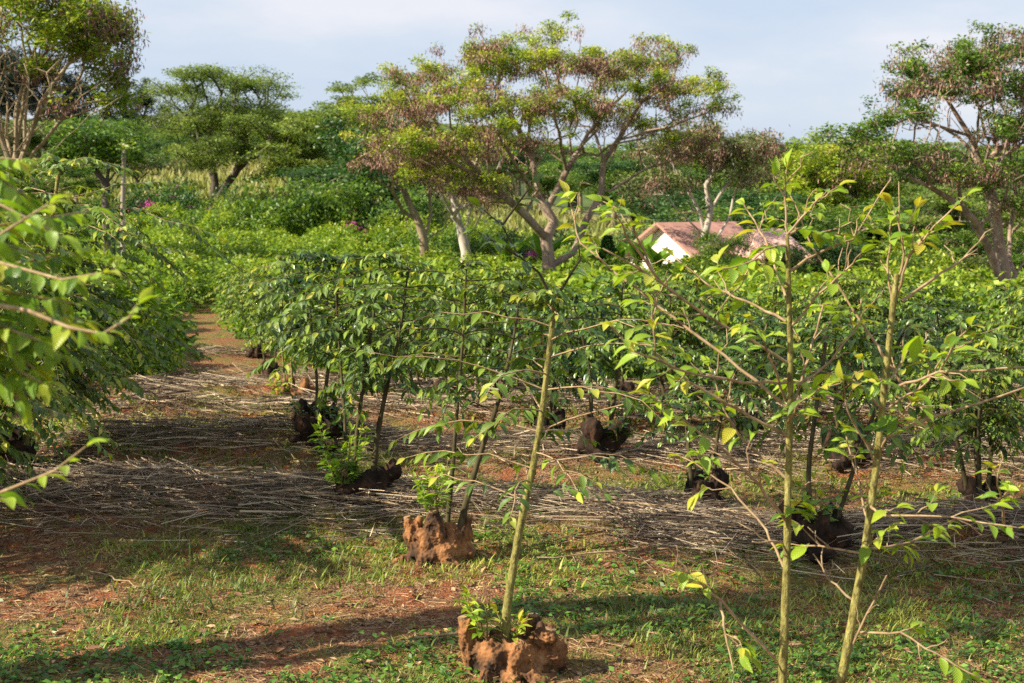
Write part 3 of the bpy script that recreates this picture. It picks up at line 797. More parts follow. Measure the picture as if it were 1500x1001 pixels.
for s, pts, dy, st, stp in BR:
    n = len(pts) - 1
    q0 = np.array([FF(px, py, dy * i / n) for i, (px, py) in enumerate(pts)])
    t = np.linspace(0, n, n * 4 + 1); q = np.stack([np.interp(t, np.arange(n + 1), q0[:, k]) for k in range(3)], -1)
    q = q + (rng.random(q.shape) - .5) * .008
    Ln = np.linalg.norm(np.diff(q, axis=0), axis=1).sum()
    tbs[s].tube(q, np.linspace(.004 + .003 * min(1, Ln), .0024, len(q)), 6, .25, rng)
    for _k in range(int(Ln / .11)):
        j = rng.integers(len(q) // 4, len(q) - 1); dd = nrm(q[j + 1] - q[j])
        sd = nrm(np.cross(dd, rng.normal(size=3))); L_t = rng.uniform(.05, .2)
        tw = bezier(q[j], nrm(dd * .9 + sd * .8 + np.array([0, 0, .25])), L_t, .1, 4, rng, .12)
        tbs[s].tube(tw, np.linspace(.0028, .0014, 5), 4)
        if rng.random() < .34: leafy_branch(lbs[s], rng, tw, 1, .6, .05, .09, .5, .15, .2, .4)
    if st < 1: leafy_branch(lbs[s], rng, q, 1, min(st, .88) - .12, stp * .6, .10, .55, .15, .25, .35)
for s, so in (('A', stA), ('B', stB)):
    o = tbs[s].build('branches', M['twig'], so); lbs[s].build('foliage', M['leaf_young'], so)

# --- field bushes in the distance
def fieldproto(seed, h):
    rng = np.random.default_rng(seed)
    root = empty('coffee_bush', (0, 0, 0))
    n = 2600
    a = rng.random(n) * 6.28; u = rng.random(n)
    lump = lambda a: 1 + .18 * np.sin(a * 3 + seed) + .1 * np.sin(a * 7 + seed * 2)
    el = np.arcsin(rng.random(n) ** .8)
    R = (.72 + .33 * rng.random(n) ** .5)
    x = np.cos(a) * np.cos(el) * 1.5 * lump(a) * R; y = np.sin(a) * np.cos(el) * 1.5 * lump(a) * R
    z = .35 + np.sin(el) * (h - .35) * R * (1 + .16 * np.sin(x * 5 + seed) * np.cos(y * 5))
    Pp = np.stack([x, y, z], -1)
    k = rng.random(n) < .05; Pp[k, 2] += .25 * rng.random(k.sum())
    D = np.stack([np.cos(a), np.sin(a), -.1 + .3 * rng.normal(size=n)], -1) + rng.normal(size=(n, 3)) * .5
    N = np.stack([np.cos(a) * .4, np.sin(a) * .4, np.ones(n)], -1) + rng.normal(size=(n, 3)) * .4
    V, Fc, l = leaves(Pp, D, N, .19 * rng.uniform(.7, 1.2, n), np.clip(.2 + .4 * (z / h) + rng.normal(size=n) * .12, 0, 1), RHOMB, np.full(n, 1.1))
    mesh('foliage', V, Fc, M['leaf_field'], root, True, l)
    tb = TB()
    for i in range(3):
        q = rng.random() * 6.28; tb.tube([(math.cos(q) * .08, math.sin(q) * .08, -.1), (math.cos(q) * .25, math.sin(q) * .25, h * .5), (math.cos(q) * .6, math.sin(q) * .6, h * .85)], [.03, .02, .012], 5)
    tb.build('stem', M['stem_dark'], root)
    return root


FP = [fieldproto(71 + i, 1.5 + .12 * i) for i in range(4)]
rng = np.random.default_rng(9)
nfield = 0
TRUNKS = [(1.55, 50), (-1.9, 56), (17.5, 42)]
a1 = np.array([-.27, 1]) / 1.036; a2 = np.array([1, .27]) / 1.036
cand = []
GA = G(320, 500); GB = G(335, 590)
print('path', GA, GB)
for i in range(-2, 40):
    for j in range(-30, 30):
        p = np.array([-1.2, 12.0]) + a1 * i * 2.55 + a2 * j * 2.75 + rng.normal(size=2) * .22
        x, y = p
        if y < 22.5 or y > 84: continue
        if x > 4 and y > 57 + .0 * x: continue
        if -5 < x <= 4 and y > 66: continue
        if abs(x) > .375 * y + 1.2: continue
        if any((x - tx) ** 2 + (y - ty) ** 2 < 1.5 for tx, ty in TRUNKS): continue
        # the path at left stays open up to about 30 m
        xp = GA[0] + (y - GA[1]) * (GB[0] - GA[0]) / (GB[1] - GA[1])
        if y < 50 and abs(x - xp) < 1.75: continue
        if y < 30 and xp - .5 < x < xp + 3.4: continue
        cand.append((y, x))
cand.sort()
cand = cand[:268]
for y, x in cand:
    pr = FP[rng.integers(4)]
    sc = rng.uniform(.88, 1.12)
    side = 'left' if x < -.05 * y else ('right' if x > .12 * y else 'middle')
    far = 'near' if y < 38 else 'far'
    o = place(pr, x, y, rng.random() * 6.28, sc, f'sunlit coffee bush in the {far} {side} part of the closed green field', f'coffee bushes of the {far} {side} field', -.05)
    o['category'] = 'coffee bush'; nfield += 1
print('field bushes', nfield)

# ---------------------------------------------------------------- trees
def grow(rng, limbs, targets, step, alpha=.35, jit=.12):
    """limbs: list of polylines (first starts at base). returns pos, parent"""
    pos = []; par = []; pl = []
    def addline(pts, p0):
        prev = p0
        for q in pts:
            pos.append(np.array(q, float)); par.append(prev); pl.append(0 if prev < 0 else pl[prev] + np.linalg.norm(pos[-1] - pos[prev])); prev = len(pos) - 1
        return prev
    for li, L in enumerate(limbs):
        L = np.asarray(L, float); t = []
        for i in range(len(L) - 1):
            n = max(1, int(np.linalg.norm(L[i + 1] - L[i]) / step))
            for k in range(n): t.append(L[i] * (1 - k / n) + L[i + 1] * k / n + (rv(rng, jit * step * .5) if (i or k) else 0))
        t.append(L[-1])
        if li == 0: addline(t, -1)
        else:
            A = np.array(pos); j = int(np.argmin(((A - t[0]) ** 2).sum(1))); addline(t[1:], j)
    nl = len(pos)
    global LAST_ORDER
    order = np.argsort(((targets - pos[0]) ** 2).sum(1)); LAST_ORDER = order
    tips = []
    cap = nl + len(targets) * 8
    A = np.zeros((cap, 3)); A[:nl] = pos; Lp = np.zeros(cap); Lp[:nl] = pl; n = nl
    parl = list(par)
    for k in order:
        T = targets[k]
        d = T - A[:n]; ds = np.sqrt((d ** 2).sum(1))
        cost = ds + alpha * Lp[:n] + .6 * np.maximum(0, A[:n, 2] - T[2])
        j = int(np.argmin(cost)); m = max(1, min(6, int(ds[j] / step)))
        prev = j; s = A[j].copy()
        gp = parl[j] if parl[j] >= 0 else j
        dirp = A[j] - A[gp]; nn = np.linalg.norm(dirp); dirp = dirp / nn if nn > 0 else UP
        ctrl = s + dirp * ds[j] * .35
        for i in range(1, m + 1):
            f = i / m
            q = s * (1 - f) ** 2 + 2 * ctrl * f * (1 - f) + T * f * f
            if i < m: q = q + rv(rng, jit * step)
            A[n] = q; Lp[n] = Lp[prev] + np.linalg.norm(q - A[prev]); parl.append(prev); prev = n; n += 1
            if n >= cap - 8: break
        tips.append(prev)
        if n >= cap - 8: break
    return A[:n], np.array(parl[:n]), np.array(tips)


def skeleton(A, par, r_tip, r_base, base_flare=1.25):
    n = len(A); cnt = np.zeros(n)
    kids = [[] for _ in range(n)]
    for i in range(n):
        if par[i] >= 0: kids[par[i]].append(i)
    for i in range(n - 1, -1, -1):
        if not kids[i]: cnt[i] += 1
        if par[i] >= 0: cnt[par[i]] += cnt[i]
    ex = math.log(r_base / r_tip) / math.log(max(cnt[0], 2))
    r = r_tip * cnt ** ex
    tb = TB()
    stack = [(0, None)]
    while stack:
        i, p = stack.pop()
        ch = [] if p is None else [p]
        cur = i
        while True:
            ch.append(cur)
            if not kids[cur]: break
            ks = sorted(kids[cur], key=lambda k: -cnt[k])
            for k in ks[1:]: stack.append((k, cur))
            cur = ks[0]
        pts = A[ch]; rr = r[ch].copy()
        if p is not None: rr[0] = rr[1] if len(rr) > 1 else rr[0]
        else:
            rr[0] *= base_flare; 
            if len(rr) > 1: rr[1] *= 1.08
        if len(ch) > 1:
            tb.tube(pts, rr, 10 if rr[0] > .1 else (6 if rr[0] > .04 else 4), .12 if rr[0] > .08 else 0)
    return tb


def pad_points(rng, pads, n):
    """pads: (x,y,z,rx,ry,rz) ellipsoids; samples with upper shell bias"""
    w = np.array([p[3] * p[4] * max(p[5], .3) ** .5 for p in pads]); w = w / w.sum()
    idx = rng.choice(len(pads), n, p=w); Q = np.array(pads)[idx]
    v = nrm(rng.normal(size=(n, 3))) * (rng.random((n, 1)) ** (1 / 2.2))
    v[:, 2] = np.where(v[:, 2] < 0, v[:, 2] * .45, v[:, 2])
    return Q[:, :3] + v * Q[:, 3:6] + rng.normal(size=(n, 3)) * Q[:, 3:6] * np.array([.08, .08, .4]), v


def tree(name, loc, seed, limbs, pads, nt, nl, bark, leaf, r_tip=.012, r_base=.4, step=.6, lsize=.16, clus=.45, flat=.45, label=None, cat='tree', group=None,
         pods=0, podmat='pods', alpha=.35, tplf=RHOMB, extra_twigs=0, parts=('trunk', 'crown'), tintbias=.0, wsc=1.0, jit=.12, podz=-.35, updown=.0, bare=None, nbare=0):
    rng = np.random.default_rng(seed)
    root = empty(name, loc)
    T, v = pad_points(rng, pads, nt * 2)
    sc_ = 1 / (clus * 2.6)
    nv = np.array([mnoise.noise(Vector((t * sc_).tolist()) + Vector((seed, 0, 0))) for t in T * np.array([1, 1, 1.6])])
    T = T[np.argsort(-(nv + .25 * rng.random(len(T))))[:nt]]
    nT = len(T)
    if bare:
        TB_, _v = pad_points(rng, bare, nbare); T = np.concatenate([T, TB_])
    A, par, tips = grow(rng, limbs, T, step, alpha, jit)
    if bare: tips = tips[LAST_ORDER[:len(tips)] < nT]
    skeleton(A, par, r_tip, r_base).build(parts[0], M[bark], root)
    C = A[tips]
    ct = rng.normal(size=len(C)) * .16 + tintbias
    wn = np.array([mnoise.noise(Vector((c / (clus * 5)).tolist()) + Vector((0, seed * 3.3, 0))) for c in C])
    wn = sstep(-.25, .25, wn) if pods else np.ones(len(C)) * .6
    pl_ = .18 + wn; pl_ /= pl_.sum()
    k = rng.choice(len(C), nl, p=pl_)
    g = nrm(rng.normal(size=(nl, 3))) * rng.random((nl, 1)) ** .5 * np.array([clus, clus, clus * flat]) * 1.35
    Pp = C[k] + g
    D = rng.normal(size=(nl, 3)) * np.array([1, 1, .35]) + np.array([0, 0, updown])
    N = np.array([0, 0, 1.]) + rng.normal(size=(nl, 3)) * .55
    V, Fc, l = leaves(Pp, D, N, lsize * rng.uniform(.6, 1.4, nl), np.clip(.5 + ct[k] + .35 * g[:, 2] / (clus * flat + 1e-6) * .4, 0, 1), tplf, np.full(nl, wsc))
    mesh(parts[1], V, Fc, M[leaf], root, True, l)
    if pods:
        pp_ = .08 + (1 - wn) ** 1.5; pp_ /= pp_.sum()
        k = rng.choice(len(C), pods, p=pp_)
        Pp = C[k] + rng.normal(size=(pods, 3)) * np.array([clus * .7, clus * .7, clus * flat * .7]) + np.array([0, 0, podz * clus])
        D = rng.normal(size=(pods, 3)) * .35 + np.array([0, 0, -1.]); N = rng.normal(size=(pods, 3))
        V, Fc, l = leaves(Pp, D, N, lsize * 1.15 * rng.uniform(.7, 1.3, pods), np.clip(rng.normal(size=pods) * .15 + .5 + ct[k], 0, 1), RHOMB, np.full(pods, .55))
        mesh('seed_pods', V, Fc, M[podmat], root, True, l)
    if label: tag(root, label, cat, group)
    return root


def pxbare(root, Y, pads_px):
    s = Y / F
    return [(*(P(x, y, Y + d) - root), rx * s, ry, rz * s) for x, y, d, rx, ry, rz in pads_px]


def pxtree(base_px, base_py, Y, limbs_px, pads_px, **kw):
    """limbs and pads given as photo pixels with depth offsets in metres"""
    b = P(base_px, base_py, Y); gz = tz(b[0], b[1]); root = np.array([b[0], Y, gz])
    s = Y / F
    limbs = [[P(x, y, Y + d) - root for x, y, d in L] for L in limbs_px]
    limbs[0].insert(0, np.array([limbs[0][0][0], 0, -.15]))
    pads = []
    for x, y, d, rx, ry, rz in pads_px:
        c = P(x, y, Y + d) - root; pads.append((*c, rx * s, ry, rz * s))
    return root, limbs, pads


# T1 the big spreading tree in the centre
base, limbs, pads = pxtree(800, 395, 50, [
    [(805, 392, 0), (800, 350, 0), (812, 325, 0), (790, 290, 0), (778, 230, 0.5), (750, 190, 1)],
    [(800, 350, 0), (770, 315, -1), (735, 285, -1.5), (705, 262, -2), (640, 225, -3), (590, 195, -3.5), (540, 180, -4)],
    [(735, 285, -1.5), (700, 250, -2), (650, 200, -2), (620, 150, -2)],
    [(806, 300, 0), (830, 250, .5), (862, 195, 1), (890, 160, 1.5), (935, 120, 2)],
    [(812, 390, .3), (840, 370, .5), (858, 325, .8), (880, 280, 1), (885, 235, 1), (905, 205, 1), (940, 150, 0), (985, 120, 0)],
    [(885, 235, 1), (870, 190, 2), (880, 120, 3), (830, 70, 3)], [(905, 205, 1), (970, 190, 1), (1040, 165, .5)], [(862, 195, 1), (800, 130, -1), (770, 80, -1)],
    [(880, 290, 1), (940, 250, 2), (1000, 230, 2)], [(778, 230, .5), (740, 150, 0), (700, 90, 0)], [(830, 250, .5), (815, 180, -2), (800, 110, -2)], [(790, 290, 0), (760, 250, -2), (720, 180, -3)]],
    [(795, 42, 0, 55, 2.0, 24), (720, 85, 0, 80, 3, 22), (800, 92, -1, 110, 3.5, 26), (640, 125, -1, 90, 3.5, 24), (570, 165, -3, 75, 3, 22), (700, 150, -3, 110, 3, 25),
     (905, 100, 1, 90, 3.5, 24), (975, 75, 1, 50, 2.5, 16), (985, 125, 0, 85, 3.5, 24), (1035, 150, 0, 50, 2.5, 20), (820, 150, -3, 110, 3, 24), (620, 215, -3, 90, 3, 22), (540, 195, -3, 40, 2, 16),
     (750, 200, -4, 80, 2.5, 20), (1000, 210, 1, 60, 2.5, 18), (890, 170, 2, 100, 3, 18), (730, 270, -3, 60, 1.5, 16), (640, 260, -3, 60, 2, 18)])
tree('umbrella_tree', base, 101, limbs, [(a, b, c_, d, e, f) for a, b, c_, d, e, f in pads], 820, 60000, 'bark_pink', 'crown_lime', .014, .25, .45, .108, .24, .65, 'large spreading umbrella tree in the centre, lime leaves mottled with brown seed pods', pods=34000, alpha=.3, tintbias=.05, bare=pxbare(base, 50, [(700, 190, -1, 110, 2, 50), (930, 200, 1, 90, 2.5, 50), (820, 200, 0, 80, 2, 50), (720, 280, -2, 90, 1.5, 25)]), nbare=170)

# T2 pale forked tree left of it
base, limbs, pads = pxtree(682, 372, 55, [
    [(682, 372, 0), (678, 345, 0), (665, 300, 0), (655, 260, 0), (645, 200, 0)], [(678, 345, 0), (672, 330, 0), (650, 290, -1), (635, 265, -1), (600, 220, -1)],
    [(684, 372, .1), (690, 345, 0), (705, 315, .5), (730, 290, 1)], [(680, 345, 0), (688, 310, 1), (700, 260, 1), (690, 220, 1)]],
    [(640, 240, 0, 70, 2.5, 22), (600, 215, -1, 60, 2.5, 20), (690, 220, 0, 60, 2.5, 20), (700, 270, -1, 50, 2, 14), (730, 290, -1, 40, 1.5, 12)])
tree('umbrella_tree', base, 102, limbs, pads, 170, 9500, 'bark_pale', 'crown_lime', .014, .2, .5, .15, .3, .8, 'pale grey forked tree standing just left of the big central tree', pods=5000)

# T3 dark multi-trunk tree
base, limbs, pads = pxtree(622, 352, 62, [
    [(622, 352, 0), (612, 325, 0), (595, 290, 0), (585, 255, 0)], [(622, 350, 0), (632, 315, 0), (628, 270, 0)], [(625, 352, 0), (650, 335, 0), (672, 310, 0), (680, 270, 1)], [(612, 330, 0), (590, 310, 0), (575, 280, -1)]],
    [(560, 235, 0, 75, 4, 26), (620, 250, 0, 60, 3.5, 22), (520, 215, 0, 50, 3, 22), (590, 200, 0, 60, 3, 20), (665, 265, 0, 40, 2.5, 20)])
tree('dense_tree', base, 103, limbs, pads, 200, 13000, 'bark_tan', 'crown_dark', .015, .2, .6, .2, .5, .6, 'dark-leaved tree with several slim trunks fanning out left of the pale forked tree')

# T5 pale bare trunks right of centre
base, limbs, pads = pxtree(1030, 378, 60, [
    [(1030, 378, 0), (1033, 345, 0), (1040, 310, 0), (1060, 275, 0), (1085, 250, 0)], [(1033, 350, 0), (1025, 310, 0), (1005, 275, 0), (990, 250, 0)], [(1030, 374, .3), (1050, 350, 0), (1068, 320, 0), (1075, 285, 0)],
    [(1040, 310, 0), (1035, 270, 0), (1040, 235, 1)], [(1036, 340, 0), (1015, 330, 0), (985, 300, -1), (960, 270, -1)]],
    [(1050, 215, 0, 80, 4, 26), (1105, 215, 0, 40, 3, 18), (985, 215, 0, 60, 4, 22), (1080, 250, 0, 60, 3, 24), (960, 270, -1, 60, 2.5, 16), (1010, 190, 0, 50, 3, 18)])
tree('umbrella_tree', base, 105, limbs, pads, 340, 18000, 'bark_pale', 'crown_olive', .013, .18, .5, .15, .32, .8, 'tree with pale bare forked trunks in front of the red-roofed house', pods=5000)

# T6 right big tree
base, limbs, pads = pxtree(1472, 428, 42, [
    [(1472, 426, 0), (1470, 395, 0), (1462, 350, 0), (1455, 300, 0), (1440, 250, 0), (1420, 200, 0), (1390, 150, 0)],
    [(1466, 410, 0), (1445, 360, -.5), (1425, 320, -1), (1390, 290, -1.5), (1345, 265, -2), (1300, 240, -2)], [(1470, 420, 0), (1440, 408, -1), (1410, 388, -1.5), (1385, 370, -2)],
    [(1478, 420, 0), (1500, 385, .5), (1520, 330, 1), (1540, 250, 1)], [(1455, 300, 0), (1440, 280, 1), (1430, 220, 1), (1435, 160, 1), (1460, 100, 1)],
    [(1478, 400, .5), (1480, 340, 1), (1488, 290, 1), (1480, 230, 1), (1475, 180, 0), (1500, 120, 0)], [(1420, 200, 0), (1360, 180, -1), (1320, 160, -1)], [(1440, 250, 0), (1370, 225, -1.5), (1290, 215, -2), (1240, 205, -2)]],
    [(1400, 95, 0, 110, 3, 24), (1480, 70, 0, 100, 3, 24), (1340, 130, 0, 55, 2.5, 24), (1440, 130, -1, 110, 3, 26), (1320, 170, -1, 50, 2, 18), (1245, 198, -2, 50, 1.5, 14), (1290, 180, -2, 40, 1.5, 14), (1310, 225, -2, 70, 2, 14),
     (1380, 250, -2, 80, 2, 16), (1480, 190, -1, 60, 2.5, 22), (1450, 260, -1, 60, 2, 18), (1540, 150, 0, 80, 3, 40), (1550, 260, 0, 60, 3, 30), (1500, 300, -1, 50, 2, 14)])
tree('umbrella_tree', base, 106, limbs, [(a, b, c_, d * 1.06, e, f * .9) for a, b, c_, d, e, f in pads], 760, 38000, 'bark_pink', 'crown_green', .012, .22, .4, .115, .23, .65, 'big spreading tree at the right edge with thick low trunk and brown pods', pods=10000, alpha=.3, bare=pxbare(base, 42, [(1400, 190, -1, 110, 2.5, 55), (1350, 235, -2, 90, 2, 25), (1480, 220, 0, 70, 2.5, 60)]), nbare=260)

# T8 left big tree
base, limbs, pads = pxtree(20, 290, 36, [
    [(20, 290, 0), (22, 230, 0), (25, 150, 0), (45, 90, 0), (60, 40, 0)], [(24, 270, 0), (38, 220, -.5), (60, 150, -1), (100, 95, -1), (150, 60, -1)], [(22, 250, 0), (0, 200, 0), (-10, 120, 0), (-20, 50, 0)],
    [(30, 260, 0), (50, 225, -.5), (90, 175, -1), (120, 140, -1.5), (165, 110, -1.5)], [(35, 275, 0), (60, 250, -1), (80, 220, -1.5), (130, 170, -2), (180, 140, -2)], [(22, 240, 0), (33, 160, .5), (40, 100, .5), (30, 30, .5)],
    [(18, 260, 0), (10, 200, 1), (12, 130, 1), (0, 60, 1)], [(24, 260, 0), (42, 200, .5), (75, 130, .5), (95, 70, .5)], [(22, 270, 0), (35, 235, 0), (36, 180, 0), (42, 130, 0)]],
    [(140, 25, 0, 50, 2.5, 30), (150, 85, 0, 45, 2.5, 28), (170, 135, 0, 32, 1.6, 22), (70, 15, 0, 70, 3, 26), (0, -40, 0, 120, 3, 40), (-80, 30, 0, 80, 3, 50), (110, 60, -1, 50, 1.5, 14), (110, 152, -1, 50, 1.2, 6), (165, 60, 1, 30, 2, 30), (175, 110, 1, 25, 2, 40), (120, 40, 0, 80, 3, 40), (185, 140, 0, 20, 1.5, 20), (60, 100, 0, 40, 1.5, 6)])
tree('umbrella_tree', base, 108, limbs, pads, 620, 26000, 'bark_tan', 'crown_lime', .010, .13, .4, .13, .25, .8, 'big many-branched tree filling the upper left corner, grey limbs fanning up', pods=5000, alpha=.3, tintbias=-.05, bare=pxbare(base, 36, [(60, 110, 0, 100, 2.5, 60), (110, 140, -1, 60, 2, 35), (20, 60, 0, 90, 3, 50), (0, 150, 0, 80, 3, 60)]), nbare=420)

# unseen shade tree added left of the camera so its crown throws the dappled shade over the right foreground
rs_ = np.array([-6.8, 6.1, tz(-6.8, 6.1)])
tree('umbrella_tree', rs_, 120, [[(0, 0, -.2), (.1, 0, 2.5), (0, .3, 5), (.2, .2, 8)], [(.1, 0, 2.5), (1.2, .6, 5), (2.2, 1, 7.6)], [(.05, 0, 3), (-1.2, -.6, 5.5), (-2, -.8, 8)]],
     [(0, .2, 8.8, 2.2, 1.5, .5), (1.6, .8, 8.4, 1.4, 1.0, .4), (-1.5, -.2, 8.5, 1.4, 1.0, .4), (.3, .9, 7.9, 1.2, .9, .3)], 330, 9000, 'bark_pink', 'crown_green', .012, .24, .5, .14, .28, .6,
     'unseen shade tree placed beyond the left edge of the photo beside the camera', pods=2500)

# T9 small domed tree by the pole
base, limbs, pads = pxtree(155, 300, 60, [[(155, 300, 0), (157, 270, 0), (160, 240, 0)], [(157, 275, 0), (140, 250, 0), (120, 215, 0)], [(158, 265, 0), (175, 245, 0), (200, 225, 0)], [(155, 295, 0), (165, 280, 0), (172, 260, 0)]],
    [(125, 200, 0, 70, 3, 20), (190, 225, 0, 45, 3, 20), (100, 235, 0, 45, 2.5, 16), (160, 205, 0, 40, 3, 18)])
tree('dense_tree', base, 109, limbs, pads, 160, 9000, 'bark_dark', 'crown_green', .015, .16, .5, .2, .45, .55, 'small dark domed tree standing beside the bare wooden pole', tintbias=-.1)

# T10 acacia
base, limbs, pads = pxtree(312, 303, 95, [[(312, 303, 0), (316, 270, 0), (312, 240, 0), (305, 200, 0), (320, 160, 0)], [(316, 290, 0), (330, 272, 0), (345, 255, 0), (360, 200, 0), (390, 130, 0)], [(314, 260, 0), (295, 215, 0), (280, 160, 0), (262, 135, 0)],
    [(330, 300, 2), (345, 285, 2), (355, 270, 2), (365, 230, 2)], [(345, 255, 0), (375, 225, 0), (400, 208, 0)]],
    [(310, 112, 0, 55, 5, 10), (370, 125, 0, 60, 5, 12), (260, 135, 0, 40, 4, 10), (330, 160, 0, 90, 5, 16), (290, 185, -2, 60, 4, 16), (380, 180, -2, 60, 4, 16), (300, 230, -3, 60, 3, 18), (350, 215, -3, 60, 3, 16), (410, 135, 0, 25, 3, 8)])
tree('acacia_tree', base, 110, limbs, pads, 620, 44000, 'bark_dark', 'crown_acacia', .03, .34, .8, .17, .6, .4, 'tall flat-topped acacia with dark forked trunk on the grassy slope, left background')
# T11 feathery acacia
base, limbs, pads = pxtree(437, 303, 92, [[(437, 303, 0), (436, 285, 0), (430, 265, 0), (425, 240, 0)], [(437, 290, 0), (447, 265, 0), (455, 235, 0), (465, 200, 0)], [(436, 288, 0), (422, 270, 0), (405, 255, 0)], [(455, 235, 0), (480, 215, 0), (500, 190, 0)]],
    [(430, 225, 0, 60, 4, 12), (480, 200, 0, 60, 4, 12), (410, 250, 0, 50, 3, 10), (480, 240, 0, 55, 3, 12), (500, 175, 0, 50, 4, 9), (440, 195, 0, 50, 4, 10)])
ac2 = tree('acacia_tree', base, 111, limbs, [(a, b, c_, d * 1.1, e, f * 1.6) for a, b, c_, d, e, f in pads], 300, 24000, 'bark_tan', 'crown_acacia', .02, .22, .8, .22, .6, .28, 'light feathery acacia with tan forked trunk, right of the tall flat-topped one', tintbias=.15)
# T12 acacia behind left of central tree
base, limbs, pads = pxtree(560, 290, 100, [[(560, 290, 0), (560, 240, 0), (550, 190, 0), (530, 150, 0)], [(560, 240, 0), (580, 180, 0), (600, 130, 0)], [(550, 190, 0), (510, 170, 0), (480, 155, 0)]],
    [(510, 150, 0, 45, 4, 9), (500, 128, 0, 30, 3, 6), (560, 120, 0, 60, 4, 9), (545, 165, 0, 60, 4, 10), (590, 150, 0, 60, 4, 12), (500, 175, 0, 40, 3, 7)])
tree('acacia_tree', base, 112, limbs, pads, 170, 10000, 'bark_tan', 'crown_acacia', .02, .25, .8, .22, .6, .25, 'pale thin-leaved acacia peeking out on the left behind the big central tree')
# T7 yellow green tree right of centre
base, limbs, pads = pxtree(1200, 350, 78, [[(1200, 350, 0), (1200, 310, 0), (1190, 280, 0)], [(1200, 320, 0), (1225, 290, 0), (1250, 260, 0)], [(1200, 325, 0), (1170, 300, 0), (1150, 290, 0)]],
    [(1200, 262, 0, 60, 5, 24), (1250, 250, 0, 50, 4, 22), (1160, 300, 0, 50, 4, 20), (1220, 295, 0, 70, 4, 24), (1280, 290, 0, 45, 4, 22), (1250, 235, -2, 30, 3, 12)])
tree('dense_tree', base, 107, [[*l] for l in limbs], [(a, b, c_ + .7, d * 1.15, e, f * 1.3) for a, b, c_, d, e, f in pads], 300, 24000, 'bark_tan', 'crown_lime', .02, .3, .7, .2, .5, .6, 'rounded yellow-green tree behind the houses, right of centre', pods=3000, tintbias=.0)

# prototypes for the wood behind
def roundtree(seed, leaf, bark, h, r, n, ls, name='dense_tree'):
    rng = np.random.default_rng(seed)
    limbs = [[(0, 0, -.2), (0, 0, h * .3), (.05 * h, 0, h * .6)], [(0, 0, h * .3), (-.3 * r, .2 * r, h * .55)], [(0, 0, h * .25), (.4 * r, -.2 * r, h * .5)]]
    pads = [(rng.normal() * r * .4, rng.normal() * r * .4, h * rng.uniform(.45, .9), r * rng.uniform(.4, .7), r * rng.uniform(.4, .7), h * rng.uniform(.08, .16)) for _ in range(11)]
    return tree(name, (0, 0, 0), seed, limbs, pads, 170, n, bark, leaf, .03, .3, .9, ls, .7, .6)


def flattree(seed, leaf, bark, h, r, n, ls):
    rng = np.random.default_rng(seed)
    limbs = [[(0, 0, -.2), (.1, 0, h * .35), (-.1, 0, h * .55)], [(0, 0, h * .35), (-.5 * r, .2 * r, h * .75)], [(0, 0, h * .3), (.5 * r, -.2 * r, h * .75)], [(0, 0, h * .5), (.1 * r, .5 * r, h * .8)]]
    pads = [(rng.normal() * r * .45, rng.normal() * r * .45, h * rng.uniform(.6, .97), r * rng.uniform(.35, .6), r * rng.uniform(.35, .6), h * .05) for _ in range(12)]
    return tree('acacia_tree', (0, 0, 0), seed, limbs, pads, 200, n, bark, leaf, .025, .3, .9, ls, .7, .3)


PB = {'d': roundtree(201, 'crown_dark', 'bark_dark', 9, 4.5, 12000, .3), 'g': roundtree(202, 'crown_green', 'bark_tan', 9, 4.8, 12000, .3), 'o': roundtree(203, 'crown_olive', 'bark_dark', 9, 4.5, 11000, .28),
      'a': flattree(204, 'crown_acacia', 'bark_tan', 10, 6, 15000, .26), 'b': roundtree(205, 'crown_haze_blue', 'bark_dark', 14, 4, 11000, .35, 'conifer')}
pused = set()
LBL = {'d': ('dark evergreen tree', 'tree'), 'g': ('mid-green leafy tree', 'tree'), 'o': ('olive-green tree', 'tree'), 'a': ('feathery flat-topped acacia', 'acacia'), 'b': ('tall tree tinted blue-grey for haze', 'tree')}


def bgtree(k, px, top_py, Y, sc_h=None, where='', sxy=1.0):
    pr = PB[k]; p = P(px, top_py, Y); x = p[0]; z0 = tz(x, Y)
    H = p[2] - z0; h0 = {'d': 9.3, 'g': 9.3, 'o': 9.3, 'a': 10.2, 'b': 14.5}[k]
    s = max(H / h0, .3)
    o = pr if k not in pused else copy_tree(pr); pused.add(k)
    o.location = (x, Y, z0); o.scale = (s * sxy, s * sxy, s); o.rotation_euler = (0, 0, random.Random(px).random() * 6.28)
    tag(o, f'{LBL[k][0]} {where}', LBL[k][1], 'trees of the distant wood')
    return o


